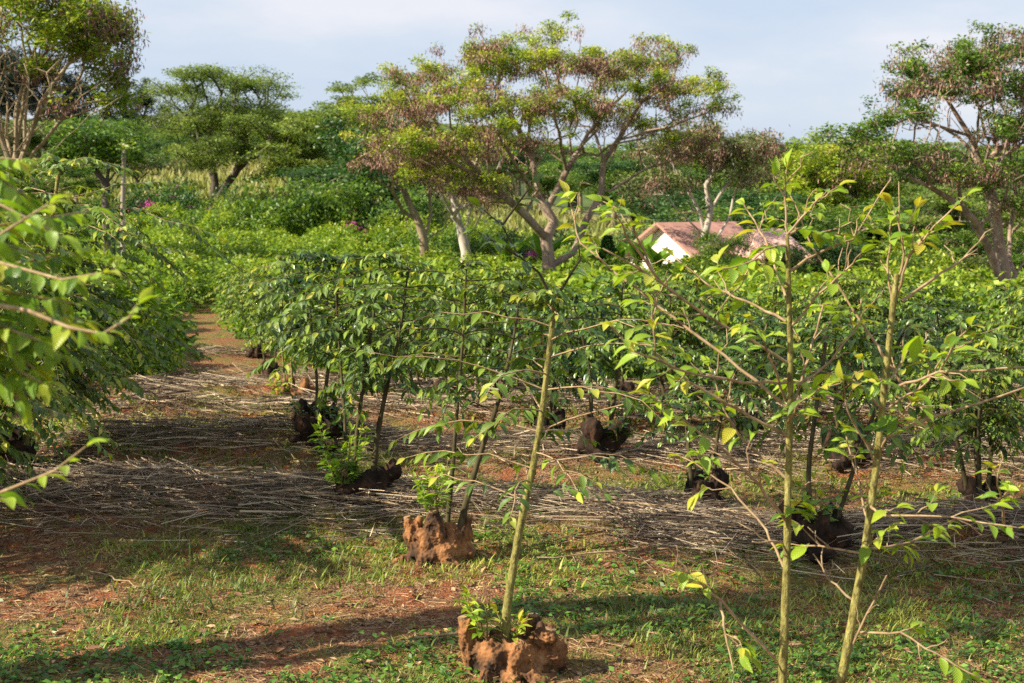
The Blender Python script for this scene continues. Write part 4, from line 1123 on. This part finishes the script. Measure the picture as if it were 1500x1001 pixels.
WL = 'in the wood behind the grassy slope at left'; WR = 'in the wood behind the houses at right'; WM = 'behind the trunks of the central tree'
for k, px, ty, Y, w, s in [
    ('b', 208, 112, 150, WL, .8), ('b', 20, 70, 140, WL, 1), ('b', 60, 60, 145, WL, 1), ('b', -20, 60, 140, WL, 1), ('b', 180, 150, 150, WL, .8), ('b', 100, 90, 150, WL, 1),
    ('o', 245, 160, 125, WL, 1.2), ('g', 275, 170, 128, WL, 1.3), ('g', 225, 190, 112, WL, 1.4), ('o', 470, 165, 125, WL, 1.3), ('g', 440, 155, 132, WL, 1.3), ('a', 395, 150, 122, WL, 1.2), ('g', 510, 180, 105, WL, 1.3), ('g', 150, 170, 115, WL, 1.4), ('g', 80, 170, 112, WL, 1.4), ('o', 20, 180, 110, WL, 1.4), ('a', 205, 185, 118, WL, 1.2), ('d', 235, 215, 110, WL, 1.2),
    ('o', 200, 225, 100, WL, 1.4), ('g', 110, 235, 90, WL, 1.4), ('g', 60, 225, 85, WL, 1.5),
    ('g', 290, 200, 135, WL, 1.5), ('g', 350, 195, 135, WL, 1.5), ('a', 420, 165, 128, WL, 1.2), ('o', 410, 210, 130, WL, 1.6), ('g', 470, 205, 130, WL, 1.5), ('d', 265, 225, 122, WL, 1.5), ('o', 330, 225, 122, WL, 1.6), ('a', 450, 190, 110, WL, 1.1),
    ('d', 520, 195, 120, WL, 1.5), ('d', 530, 235, 80, WL, 1.6), ('g', 515, 255, 77, WL, 1.5), ('d', 575, 235, 85, WL, 1.5), ('g', 600, 215, 120, WL, 1.5),
    ('d', 760, 215, 120, WM, 1.3), ('g', 850, 225, 115, WM, 1.3), ('d', 690, 215, 125, WM, 1.3), ('d', 930, 225, 100, WM, 1.3), ('b', 965, 215, 180, WM, 1.4), ('g', 805, 235, 105, WM, 1.2), ('g', 900, 240, 98, WM, 1.3), ('o', 730, 230, 130, WM, 1.4), ('g', 640, 225, 118, WM, 1.3),
    ('d', 985, 265, 85, WR, 1.4), ('g', 1010, 245, 100, WR, 1.4), ('d', 1095, 270, 76, WR, 1.4), ('d', 1060, 300, 70, WR, 1.4), ('o', 1120, 240, 110, WR, 1.6), ('g', 1140, 270, 90, WR, 1.4),
    ('a', 1190, 242, 170, WR, 1.4), ('a', 1240, 245, 180, WR, 1.3), ('g', 1290, 285, 95, WR, 1.5), ('d', 1330, 290, 88, WR, 1.5), ('g', 1370, 262, 100, WR, 1.4), ('d', 1400, 275, 85, WR, 1.5), ('g', 1440, 280, 90, WR, 1.5), ('d', 1480, 270, 92, WR, 1.5), ('g', 1520, 265, 90, WR, 1.5),
    ('g', 1380, 330, 66, WR, 1.1), ('g', 1310, 335, 70, WR, 1.1), ('g', 1500, 330, 64, WR, 1.1), ('o', 1440, 335, 66, WR, 1.1)]:
    bgtree(k, px, ty, Y, None, w, s)

rw = random.Random(8)
for i in range(64):
    px = -60 + i * 26 + rw.uniform(-15, 15); Y = rw.uniform(118, 215)
    ty = (174 if px < 560 else 212) + rw.uniform(-24, 16) + (8 if px > 1050 else 0)
    bgtree(rw.choice('gogodag'), px, ty, Y, None, WL if px < 600 else (WM if px < 960 else WR), rw.uniform(1.2, 1.7))
for i in range(34):
    px = 1090 + i * 14.5 + rw.uniform(-8, 8); Y = rw.uniform(66, 96)
    bgtree(rw.choice('gogdglg').replace('l', 'a'), px, 285 + rw.uniform(-22, 30), Y, None, WR, rw.uniform(1.0, 1.35))

# hedge shrubs along the far edge of the field
def shrubproto(seed, leaf, flowers):
    rng = np.random.default_rng(seed); root = empty('hedge_shrub', (0, 0, 0)); n = 5500
    c = rng.normal(size=(14, 3)) * np.array([1.1, .7, .35]) + np.array([0, 0, 1.2]); k = rng.integers(0, 14, n)
    Pp = c[k] + nrm(rng.normal(size=(n, 3))) * .75 * rng.random((n, 1)) ** .4
    Pp[:, 2] = np.abs(Pp[:, 2])
    V, Fc, l = leaves(Pp, rng.normal(size=(n, 3)), UP + rng.normal(size=(n, 3)) * .6, .16 * rng.uniform(.6, 1.4, n), np.clip(.5 + rng.normal(size=n) * .15, 0, 1), RHOMB)
    mesh('foliage', V, Fc, M[leaf], root, True, l)
    tb = TB(); tb.tube([(0, 0, -.1), (.1, 0, .7), (.3, .1, 1.4)], [.06, .04, .02], 5); tb.tube([(0, 0, 0), (-.3, .1, .6), (-.6, 0, 1.2)], [.05, .03, .02], 5); tb.build('stem', M['bark_dark'], root)
    if flowers:
        fl = rng.integers(0, 14, 7); k = fl[rng.integers(0, 7, 420)]
        Q = c[k] + np.array([0, -.55, .35]) + (k[:, None] * .618 % 1 - .5) * .4 + rng.normal(size=(420, 3)) * .11
        V, Fc, l = leaves(Q, rng.normal(size=(420, 3)), rng.normal(size=(420, 3)), np.full(420, .13), rng.random(420), RHOMB)
        mesh('blossom', V, Fc, M['flower'], root, True, l)
    return root


SH = [shrubproto(301, 'crown_green', True), shrubproto(302, 'crown_dark', True), shrubproto(303, 'crown_lime', False), shrubproto(304, 'crown_green', False)]
sused = set()
SLB = ['green shrub dotted with pink blossom at the far end of the field', 'dark shrub with magenta blossom at the far end of the field', 'yellow-green shrub without flowers at the far end of the field', 'plain mid-green shrub at the far end of the field']
for k, px, tpy, Y in [(1, 215, 275, 82), (0, 250, 268, 84), (1, 285, 285, 81), (3, 320, 303, 78), (2, 350, 300, 79), (3, 385, 296, 78), (0, 420, 290, 79), (1, 455, 292, 78), (0, 490, 288, 78), (3, 515, 255, 76),
                      (0, 550, 285, 75), (1, 575, 305, 74), (2, 600, 320, 72), (3, 190, 295, 84), (2, 235, 310, 79), (3, 130, 290, 84), (2, 270, 312, 79), (3, 720, 335, 66), (1, 760, 345, 64), (3, 660, 330, 68), (2, 705, 325, 70), (3, 830, 340, 68), (1, 925, 340, 70), (3, 1215, 358, 57), (2, 1290, 352, 60)]:
    pr = SH[k]; p = P(px, tpy, Y); z0 = tz(p[0], Y); s = max((p[2] - z0) / 2.2, .5)
    o = pr if k not in sused else copy_tree(pr); sused.add(k)
    o.location = (p[0], Y, z0); o.scale = (max(s, .9), max(s, .9), s); o.rotation_euler = (0, 0, random.Random(px).uniform(-.5, .5))
    tag(o, SLB[k], 'shrub', f'hedge shrubs like the {["pink-dotted", "dark magenta-dotted", "yellow-green", "plain green"][k]} one')

# conical dark shrub and broad leaved plants by the house
def cone_shrub():
    p = P(890, 372, 56); z0 = tz(p[0], 56); root = empty('conical_shrub', (p[0], 56, z0)); rng = np.random.default_rng(77); n = 5000
    h = 2.6 * rng.random(n) ** 1.3; a = rng.random(n) * 6.28; r = (.95 * (1 - h / 2.8)) * rng.random(n) ** .4
    Pp = np.stack([np.cos(a) * r, np.sin(a) * r, h], -1)
    V, Fc, l = leaves(Pp, np.stack([np.cos(a), np.sin(a), np.ones(n) * .5], -1), rng.normal(size=(n, 3)), .14 * rng.uniform(.6, 1.3, n), np.full(n, .4), RHOMB)
    mesh('crown', V, Fc, M['crown_dark'], root, True, l)
    tb = TB(); tb.tube([(0, 0, -.1), (0, 0, 2.2)], [.07, .02], 6); tb.build('trunk', M['bark_dark'], root)
    tag(root, 'small dark conical evergreen between the central tree and the white house', 'shrub')
cone_shrub()
_c = next(o for o in COL.objects if o.name.startswith('conical_shrub'))
bgtree('g', 1054, 330, 58, None, 'hiding the gap between the white house and the salmon roof', .75)
bgtree('d', 1206, 345, 57, None, 'just right of the salmon roofed house', .9)
bgtree('o', 1128, 356, 53, None, 'low in front of the salmon roof', .8)


def banana(px, tpy, Y, seed, lab):
    p = P(px, tpy, Y); z0 = tz(p[0], Y); H = p[2] - z0; root = empty('banana_plant', (p[0], Y, z0)); rng = np.random.default_rng(seed)
    lb = LB(); tb = TB(); tb.tube([(0, 0, -.1), (0.02, 0, H * .5)], [.09, .06], 7)
    for i in range(9):
        a = i * 2.4; r = np.array([math.cos(a) * .5, math.sin(a) * .5, 1.0])
        lb.add(np.array([0, 0, H * .42]), r, -np.array([math.cos(a), math.sin(a), -.6]), H * .62 * rng.uniform(.8, 1.1), .5 + rng.normal() * .15)
    tb.build('stalk', M['banana'], root); V, Fc, l = leaves(lb.p, lb.d, lb.n, lb.s, lb.t, COFFEE_HI, np.full(9, .8)); mesh('leaves', V, Fc, M['banana'], root, True, l)
    tag(root, lab, 'plant')
banana(935, 338, 57, 1, 'broad-leaved banana plant nearest the white gable wall')
banana(905, 345, 58, 2, 'broad-leaved banana plant between the conical shrub and the house')
banana(962, 352, 56, 3, 'low broad-leaved plant in front of the white gable wall')
banana(745, 340, 55, 4, 'spiky broad-leaved plant between the trunks of the central tree')
banana(800, 335, 56, 5, 'tall spiky plant just behind the central tree trunk')

# ---------------------------------------------------------------- houses
def quadmesh(name, V, Fc, mat, parent, uv=None):
    o = mesh(name, V, [np.array([f]) for f in Fc], M[mat], parent, False)
    if uv:
        ul = o.data.uv_layers.new(name='UVMap')
        for i, u in enumerate(uv): ul.data[i].uv = u
    return o


def slab(name, a, b, c, d, th, mat, parent):
    """thick roof plane through 4 corners (a,b eave; c,d ridge)"""
    a, b, c, d = [np.array(v, float) for v in (a, b, c, d)]
    n = nrm(np.cross(b - a, d - a)) * th
    V = [a, b, c, d, a - n, b - n, c - n, d - n]
    fs = [(0, 1, 2, 3), (7, 6, 5, 4), (0, 4, 5, 1), (1, 5, 6, 2), (2, 6, 7, 3), (3, 7, 4, 0)]
    L = np.linalg.norm(b - a); H = np.linalg.norm(d - a)
    uv = [(0, 0), (L, 0), (L, H), (0, H)] * 1 + [(0, 0)] * 20
    return quadmesh(name, V, fs, mat, parent, uv)


def box(name, x0, x1, y0, y1, z0, z1, mat, parent):
    V = [(x, y, z) for z in (z0, z1) for y in (y0, y1) for x in (x0, x1)]
    return quadmesh(name, V, [(0, 2, 3, 1), (4, 5, 7, 6), (0, 1, 5, 4), (1, 3, 7, 5), (3, 2, 6, 7), (2, 0, 4, 6)], mat, parent)


def gable_house(px, ridge_py, Y, W, D, wall_h, rise, rz, lab, name='white_house'):
    p = P(px, ridge_py, Y); root = empty(name, (p[0], Y, p[2] - wall_h - rise), rz)
    hw = W / 2; zb = -1.0
    # gable ends at y=0 (front) and y=D; ridge along y
    V = [(-hw, 0, zb), (hw, 0, zb), (hw, 0, wall_h), (0, 0, wall_h + rise), (-hw, 0, wall_h), (-hw, D, zb), (hw, D, zb), (hw, D, wall_h), (0, D, wall_h + rise), (-hw, D, wall_h)]
    quadmesh('wall', V, [(0, 1, 2, 3, 4), (9, 8, 7, 6, 5), (1, 6, 7, 2), (5, 0, 4, 9)], 'wall', root)
    k = rise / hw; ov = .45; th = .12
    slab('roof', (hw + ov, -ov, wall_h - ov * k + .02), (hw + ov, D + ov, wall_h - ov * k + .02), (0, D + ov, wall_h + rise + .02), (0, -ov, wall_h + rise + .02), -th, 'roof', root)
    slab('roof', (-hw - ov, D + ov, wall_h - ov * k + .02), (-hw - ov, -ov, wall_h - ov * k + .02), (0, -ov, wall_h + rise + .02), (0, D + ov, wall_h + rise + .02), -th, 'roof', root)
    w = box('window', -.45, .45, -.06, -.003, wall_h - 1.3, wall_h - .3, 'frame', root); box('pane', -.38, .38, -.09, -.063, wall_h - 1.22, wall_h - .38, 'glass', w)
    tag(root, lab, 'house')
    return root


gable_house(973, 330, 62, 5.2, 3.4, 2.2, 1.35, math.radians(-60), 'white-walled house with red tiled gable roof, partly hidden by pale tree trunks')


def hip_house(px0, px1, ridge_py, eave_py, Y, rz, lab):
    a = P(px0, eave_py, Y); b = P(px1, eave_py, Y); r = P((px0 + px1) / 2, ridge_py, Y + 2)
    W = np.linalg.norm(b - a); cx = (a + b) / 2; D = 6.0; h = r[2] - a[2]
    root = empty('red_roofed_house', (cx[0], Y + D / 2, a[2]), rz); hw = W / 2; hd = D / 2
    zt = 0
    i = .35
    V = [(-hw + i, -hd + i, -2.2), (hw - i, -hd + i, -2.2), (hw - i, hd - i, -2.2), (-hw + i, hd - i, -2.2), (-hw + i, -hd + i, zt), (hw - i, -hd + i, zt), (hw - i, hd - i, zt), (-hw + i, hd - i, zt)]
    quadmesh('wall', V, [(0, 1, 5, 4), (1, 2, 6, 5), (2, 3, 7, 6), (3, 0, 4, 7)], 'wall', root)
    rl = hw * .55
    V = [(-hw, -hd, -.05), (hw, -hd, -.05), (hw, hd, -.05), (-hw, hd, -.05), (-rl, 0, h), (rl, 0, h), (-hw, -hd, -.17), (hw, -hd, -.17), (hw, hd, -.17), (-hw, hd, -.17)]
    fs = [(0, 1, 5, 4), (2, 3, 4, 5), (1, 2, 5), (3, 0, 4), (6, 9, 8, 7), (0, 6, 7, 1), (1, 7, 8, 2), (2, 8, 9, 3), (3, 9, 6, 0)]
    uv = [(0, 0), (W, 0), (W * .8, D * .6), (W * .2, D * .6), (0, 0), (W, 0), (W * .8, D * .6), (W * .2, D * .6), (0, 0), (D, 0), (D / 2, D * .6), (0, 0), (D, 0), (D / 2, D * .6)] + [(0, 0)] * 20
    quadmesh('roof', V, fs, 'roof', root, uv)
    for wx in (-hw * .5, hw * .4):
        w = box('window', wx - .5, wx + .5, -hd + i - .05, -hd + i - .003, -1.3, -.45, 'frame', root); box('pane', wx - .42, wx + .42, -hd + i - .09, -hd + i - .053, -1.22, -.53, 'glass', w)
    tag(root, lab, 'house')


hip_house(1100, 1186, 336, 380, 57, 0.12, 'house with broad salmon-red tiled hip roof seen behind the foreground branches')
hip_house(1195, 1285, 358, 384, 66, -.1, 'smaller low house with dark red roof to the right of the salmon-roofed one')

# pole
p = P(178, 300, 58); zg = tz(p[0], 58); top = P(182, 212, 58)
root = empty('wooden_pole', (p[0], 58, zg))
sm, tb = stem_tube(np.random.default_rng(1), [(0, 0, -.3), (.02, 0, (top[2] - zg) * .5), (top[0] - p[0], 0, top[2] - zg)], .11, .085, 10); tb.build('post', M['pole'], root)
tb = TB(); tb.tube([(top[0] - p[0], 0, top[2] - zg - .02), (top[0] - p[0], 0, top[2] - zg + .05)], [.1, .06], 10); tb.build('cap', M['frame'], root)
tag(root, 'bare weathered wooden pole standing beyond the left coffee bushes', 'pole')

# ---------------------------------------------------------------- ground cover
rng = np.random.default_rng(400)


def scatter(n, y0, y1, power=1.7):
    # more samples near the camera, wedge shaped view plus margin
    u = rng.random(n); y = (y0 ** (1 - power) + u * (y1 ** (1 - power) - y0 ** (1 - power))) ** (1 / (1 - power))
    x = (rng.random(n) * 2 - 1) * (.40 * y + .8)
    return x, y


def surf(x, y):
    return terr(x, y) + ((1 - sstep(18, 26, y)) * (y > 4.5)) * (.05 * (fbm(x, y, 4, 3, 2) - .5) + .03 * (vnoise(x, y, 9, 5) - .5))


# grass tufts
x, y = scatter(80000, 5.6, 46, 1.75)
dens = fbm(x, y, .55, 4, 9)
keep = rng.random(len(x)) < np.clip((dens - .41) * 7, .05, 1) * (1 - .75 * np.clip(windmask(x, y), 0, 1))
x, y = x[keep], y[keep]
nb_ = 7
X = np.repeat(x, nb_) + rng.normal(size=len(x) * nb_) * .035; Yy = np.repeat(y, nb_) + rng.normal(size=len(x) * nb_) * .035
n = len(X); a = rng.random(n) * 6.28
patch = np.clip(.35 + .9 * (fbm(X, Yy, .8, 3, 20) - .5), 0, 1)
D = np.stack([np.cos(a) * .8, np.sin(a) * .8, rng.uniform(.25, 1.3, n)], -1); N = np.stack([-np.cos(a), -np.sin(a), np.ones(n)], -1)
BL = (np.array([(0, -.04, 0), (0, .04, 0), (.5, .035, .06), (.5, -.035, .06), (1, .006, -.05), (1, -.006, -.05)], float), np.array([(0, 1, 2, 3), (3, 2, 4, 5)]))
V, Fc, l = leaves(np.stack([X, Yy, surf(X, Yy) - .003], -1), D, N, rng.uniform(.018, .062, n) * (1 + .9 * (rng.random(n) < .06)) * (1 + (Yy > 14) * .4), patch, BL, 1.5 + (Yy > 12) * 1.0)
tag(mesh('grass', V, Fc, M['grass'], None, True, l), 'short patchy green grass growing over the red soil between the coffee rows', 'grass', kind='stuff')
# broadleaf weeds
x, y = scatter(9000, 5.6, 34)
dens = fbm(x, y, .7, 4, 33)
keep = rng.random(len(x)) < np.clip((dens - .47) * 8, .01, 1) * (1 - .7 * np.clip(windmask(x, y), 0, 1))
x, y = x[keep], y[keep]
nb_ = 9
hh = np.repeat(rng.uniform(.01, .07, len(x)), nb_)
X = np.repeat(x, nb_) + rng.normal(size=len(x) * nb_) * .035; Yy = np.repeat(y, nb_) + rng.normal(size=len(x) * nb_) * .035; n = len(X); a = rng.random(n) * 6.28
D = np.stack([np.cos(a), np.sin(a), rng.uniform(-.2, .6, n)], -1); N = UP + rng.normal(size=(n, 3)) * .4
V, Fc, l = leaves(np.stack([X, Yy, surf(X, Yy) + hh * rng.random(n)], -1), D, N, rng.uniform(.025, .055, n), np.clip(.4 + rng.normal(size=n) * .15, 0, 1), RHOMB, np.full(n, 1.3))
tag(mesh('weeds', V, Fc, M['weed'], None, True, l), 'low broad-leaved weeds creeping between the stumps', 'weeds', kind='stuff')
# fine litter
x, y = scatter(55000, 5.6, 46, 1.8)
n = len(x)
V, Fc, l = sticks(np.stack([x, y, surf(x, y) + .006], -1), rng.random(n) * 6.28, rng.uniform(.02, .16, n) ** 1.0, rng.uniform(.001, .0028, n), rng.normal(size=n) * .08, rng.normal(size=n) * .12)
nq = 9000; x = rng.uniform(-1, 1, nq); y = 5.8 + 20 * rng.random(nq) ** 1.4; x = x * (.4 * y + .6); a = rng.random(nq) * 6.28
V2, F2, l2 = leaves(np.stack([x, y, surf(x, y) + .012], -1), np.stack([np.cos(a), np.sin(a), rng.normal(size=nq) * .25], -1), UP + rng.normal(size=(nq, 3)) * .5, rng.uniform(.025, .085, nq), rng.random(nq) * .8, RHOMB)
F2 = F2 + len(V); V = np.concatenate([V, V2]); l = np.concatenate([l, l2]); Fc = np.concatenate([Fc, F2])
tag(mesh('plant_litter', V, Fc, M['litter'], None, False, l), 'fine brown twig and leaf litter strewn on the red soil', 'litter', kind='stuff')
# mulch windrows
Vs = []; Fs = []; Ls = []; off = 0
for c0, s0, x0, x1, w0 in WIND:
    n = int((x1 - x0) * (1500 if c0 < 13 else 900 if c0 < 15 else 420 if c0 < 18 else 220))
    x = rng.uniform(x0 - .3, x1 + .3, n); d = rng.normal(size=n) * w0 * .62
    y = c0 + s0 * x + d + .5 * (vnoise(x, 0, .6, c0) - .5)
    m = windmask(x, y)
    k = rng.random(n) < .12 + 1.1 * m * sstep(.22, .55, fbm(x, y, 1.3, 3, 77)); x, y, m = x[k], y[k], m[k]; n = len(x)
    ang = np.arctan(s0) + rng.normal(size=n) * .62 + (rng.random(n) < .25) * rng.normal(size=n) * 1.2 + 1.3 * (vnoise(x, y, .8, 50) - .5)
    Ls_ = rng.uniform(.12, 1.0, n) ** 1.4
    V, Fc, l = sticks(np.stack([x, y, surf(x, y) + .01 + rng.random(n) * .13 * np.clip(m, 0, 1)], -1), ang, Ls_, rng.uniform(.0014, .0042, n) * (1 + (rng.random(n) < .05)) * (1 + .5 * (y > 15)), rng.normal(size=n) * .07, rng.normal(size=n) * .10)
    Vs.append(V); Fs.append(Fc + off); Ls.append(l); off += len(V)
tag(mesh('mulch', np.concatenate(Vs), np.concatenate(Fs), M['straw'], None, False, np.concatenate(Ls)), 'rows of dry grey-brown prunings and stalks laid as mulch across the plantation', 'mulch', kind='stuff')
# meadow grass far behind
n = 34000; y = rng.uniform(60, 135, n); x = rng.uniform(-.42, .2, n) * y; k = ((x < -.05 * y) | (y < 105)) & ((y > 66) | (x > -4)) & ((y > 74) | (x < 4)); x, y = x[k], y[k]; n = len(x)
a = rng.random(n) * 6.28
V, Fc, l = leaves(np.stack([x, y, terr(x, y) - .02], -1), np.stack([np.cos(a) * .4, np.sin(a) * .4, np.ones(n)], -1), rng.normal(size=(n, 3)), rng.uniform(.3, .8, n), np.clip(fbm(x, y, .1, 3), 0, 1), BL, np.full(n, 4.0))
tag(mesh('meadow_grass', V, Fc, M['meadow'], None, True, l), 'tall pale yellow-green grass on the slope beyond the hedge', 'grass', kind='stuff')

# fallen branches one can pick out
def fallen(px0, py0, px1, py1, r, lab, lift=.12, seed=1):
    a = G(px0, py0); b = G(px1, py1); rg = np.random.default_rng(seed)
    pts = [a + (b - a) * t + np.array([rg.normal() * .02, rg.normal() * .02, 0]) for t in np.linspace(0, 1, 7)]
    pts = [np.array([p[0], p[1], tz(p[0], p[1]) + lift]) - a for p in pts]
    tb = TB(); tb.tube(pts, np.linspace(r, r * .6, 7), 7, .2, rg)
    root = tb.build('fallen_branch', M['twig'], None); root.location = a
    tag(root, lab, 'fallen branch')
fallen(360, 713, 255, 722, .014, 'pale broken branch end lying on the mulch left of centre', .12)
fallen(340, 735, 590, 758, .012, 'long pale pole lying on the mulch left of the orange stump', .1, 2)
fallen(1480, 800, 1210, 760, .011, 'long thin grey branch on the mulch at the right side', .08, 3)
fallen(610, 944, 672, 938, .011, 'short thick twig on the grass left of the nearest stump', .03, 4)
fallen(135, 845, 210, 872, .006, 'thin straw-coloured stick on dark soil at lower left', .04, 5)
fallen(930, 820, 790, 832, .008, 'curved dry branch beside the mulch right of the leaning green pole', .07, 6)
fallen(400, 650, 450, 690, .008, 'bent dry stick on the weeds left of the three-pole coffee tree', .05, 7)
fallen(870, 750, 1010, 765, .01, 'grey stick on top of the mulch behind the pale foreground stems', .1, 8)

# ---------------------------------------------------------------- light, sky, camera
SUN_EL = math.radians(37); sx, sy_ = -.95, -.32
w = bpy.data.worlds.new('World'); scene.world = w; w.use_nodes = True
nt = w.node_tree; nt.nodes.clear()
out = nt.nodes.new('ShaderNodeOutputWorld'); bg = nt.nodes.new('ShaderNodeBackground'); sky = nt.nodes.new('ShaderNodeTexSky')
sky.sky_type = 'NISHITA'; sky.sun_disc = False; sky.sun_elevation = SUN_EL; sky.sun_rotation = math.atan2(sx, sy_)
sky.air_density = 1.0; sky.dust_density = 1.6; sky.ozone_density = 1.2
tc = nt.nodes.new('ShaderNodeTexCoord'); mp = nt.nodes.new('ShaderNodeMapping'); mp.inputs['Scale'].default_value = (1, 1, 3.2); mp.inputs['Rotation'].default_value = (0, .25, 0)
nt.links.new(tc.outputs['Generated'], mp.inputs[0])
nz = nt.nodes.new('ShaderNodeTexNoise'); nz.inputs['Scale'].default_value = 3.2; nz.inputs['Detail'].default_value = 7; nz.inputs['Roughness'].default_value = .55
nt.links.new(mp.outputs[0], nz.inputs[0])
cl = ramp(nt, nz.outputs[0], [(.42, (.66, .765, .93)), (.52, (.74, .82, .95)), (.66, (.93, .93, 1.0))])
scl = nt.nodes.new('ShaderNodeMixRGB'); scl.blend_type = 'MULTIPLY'; scl.inputs[0].default_value = 1; nt.links.new(cl, scl.inputs[1]); scl.inputs[2].default_value = (10.9, 10.9, 10.9, 1)
mx = nt.nodes.new('ShaderNodeMixRGB'); mx.inputs[0].default_value = .8; nt.links.new(sky.outputs[0], mx.inputs[1]); nt.links.new(scl.outputs[0], mx.inputs[2])
nt.links.new(mx.outputs[0], bg.inputs[0]); bg.inputs[1].default_value = .044
nt.links.new(bg.outputs[0], out.inputs[0])
sl = bpy.data.lights.new('sun', 'SUN'); sl.energy = 5.0; sl.angle = math.radians(.6); sl.color = (1, .89, .70)
so = bpy.data.objects.new('sun', sl); COL.objects.link(so)
v = Vector((sx * math.cos(SUN_EL), sy_ * math.cos(SUN_EL), math.sin(SUN_EL)))
so.rotation_euler = v.to_track_quat('Z', 'Y').to_euler()

HAZE = 0
if HAZE:
    x0, x1, y0, y1, z0, z1 = -260, 260, -20, 420, -6, 40
    V = [(x, y, z) for z in (z0, z1) for y in (y0, y1) for x in (x0, x1)]
    m, hn, N_, L_ = newmat('haze_air')
    o_ = N_.new('ShaderNodeOutputMaterial'); pv = N_.new('ShaderNodeVolumePrincipled'); pv.inputs['Density'].default_value = HAZE; pv.inputs['Color'].default_value = (.85, .9, 1, 1); pv.inputs['Anisotropy'].default_value = .2
    L_.new(pv.outputs[0], o_.inputs['Volume'])
    hz = mesh('haze', V, [np.array([f]) for f in [(0, 2, 3, 1), (4, 5, 7, 6), (0, 1, 5, 4), (1, 3, 7, 5), (3, 2, 6, 7), (2, 0, 4, 6)]], m, None, False)
    tag(hz, 'thin pale daylight haze fading the far trees', 'haze', kind='stuff')

cam = bpy.data.cameras.new('camera'); co = bpy.data.objects.new('camera', cam); COL.objects.link(co)
cam.sensor_width = 36; cam.lens = F / 1500 * 36; cam.clip_end = 3000; cam.clip_start = .1
co.location = (0, 0, CAM_H); co.rotation_euler = (math.pi / 2 - PITCH, 0, 0)
cam.dof.use_dof = True; cam.dof.focus_distance = 7.8; cam.dof.aperture_fstop = 5.6
scene.camera = co
scene.view_settings.view_transform = 'Standard'; scene.view_settings.look = 'None'; scene.view_settings.exposure = 1.15; scene.view_settings.gamma = 1
scene.cycles.max_bounces = 6; scene.cycles.transparent_max_bounces = 4; scene.cycles.diffuse_bounces = 3; scene.cycles.glossy_bounces = 2; scene.cycles.transmission_bounces = 3; scene.cycles.volume_bounces = 0
scene.cycles.use_denoising = False
scene.cycles.sample_clamp_indirect = 5
for o in COL.objects:
    if 'label' in o and len(o['label'].split()) > 16: print('LONG', o['label'])
print('faces', sum(len(m.polygons) for m in bpy.data.meshes))
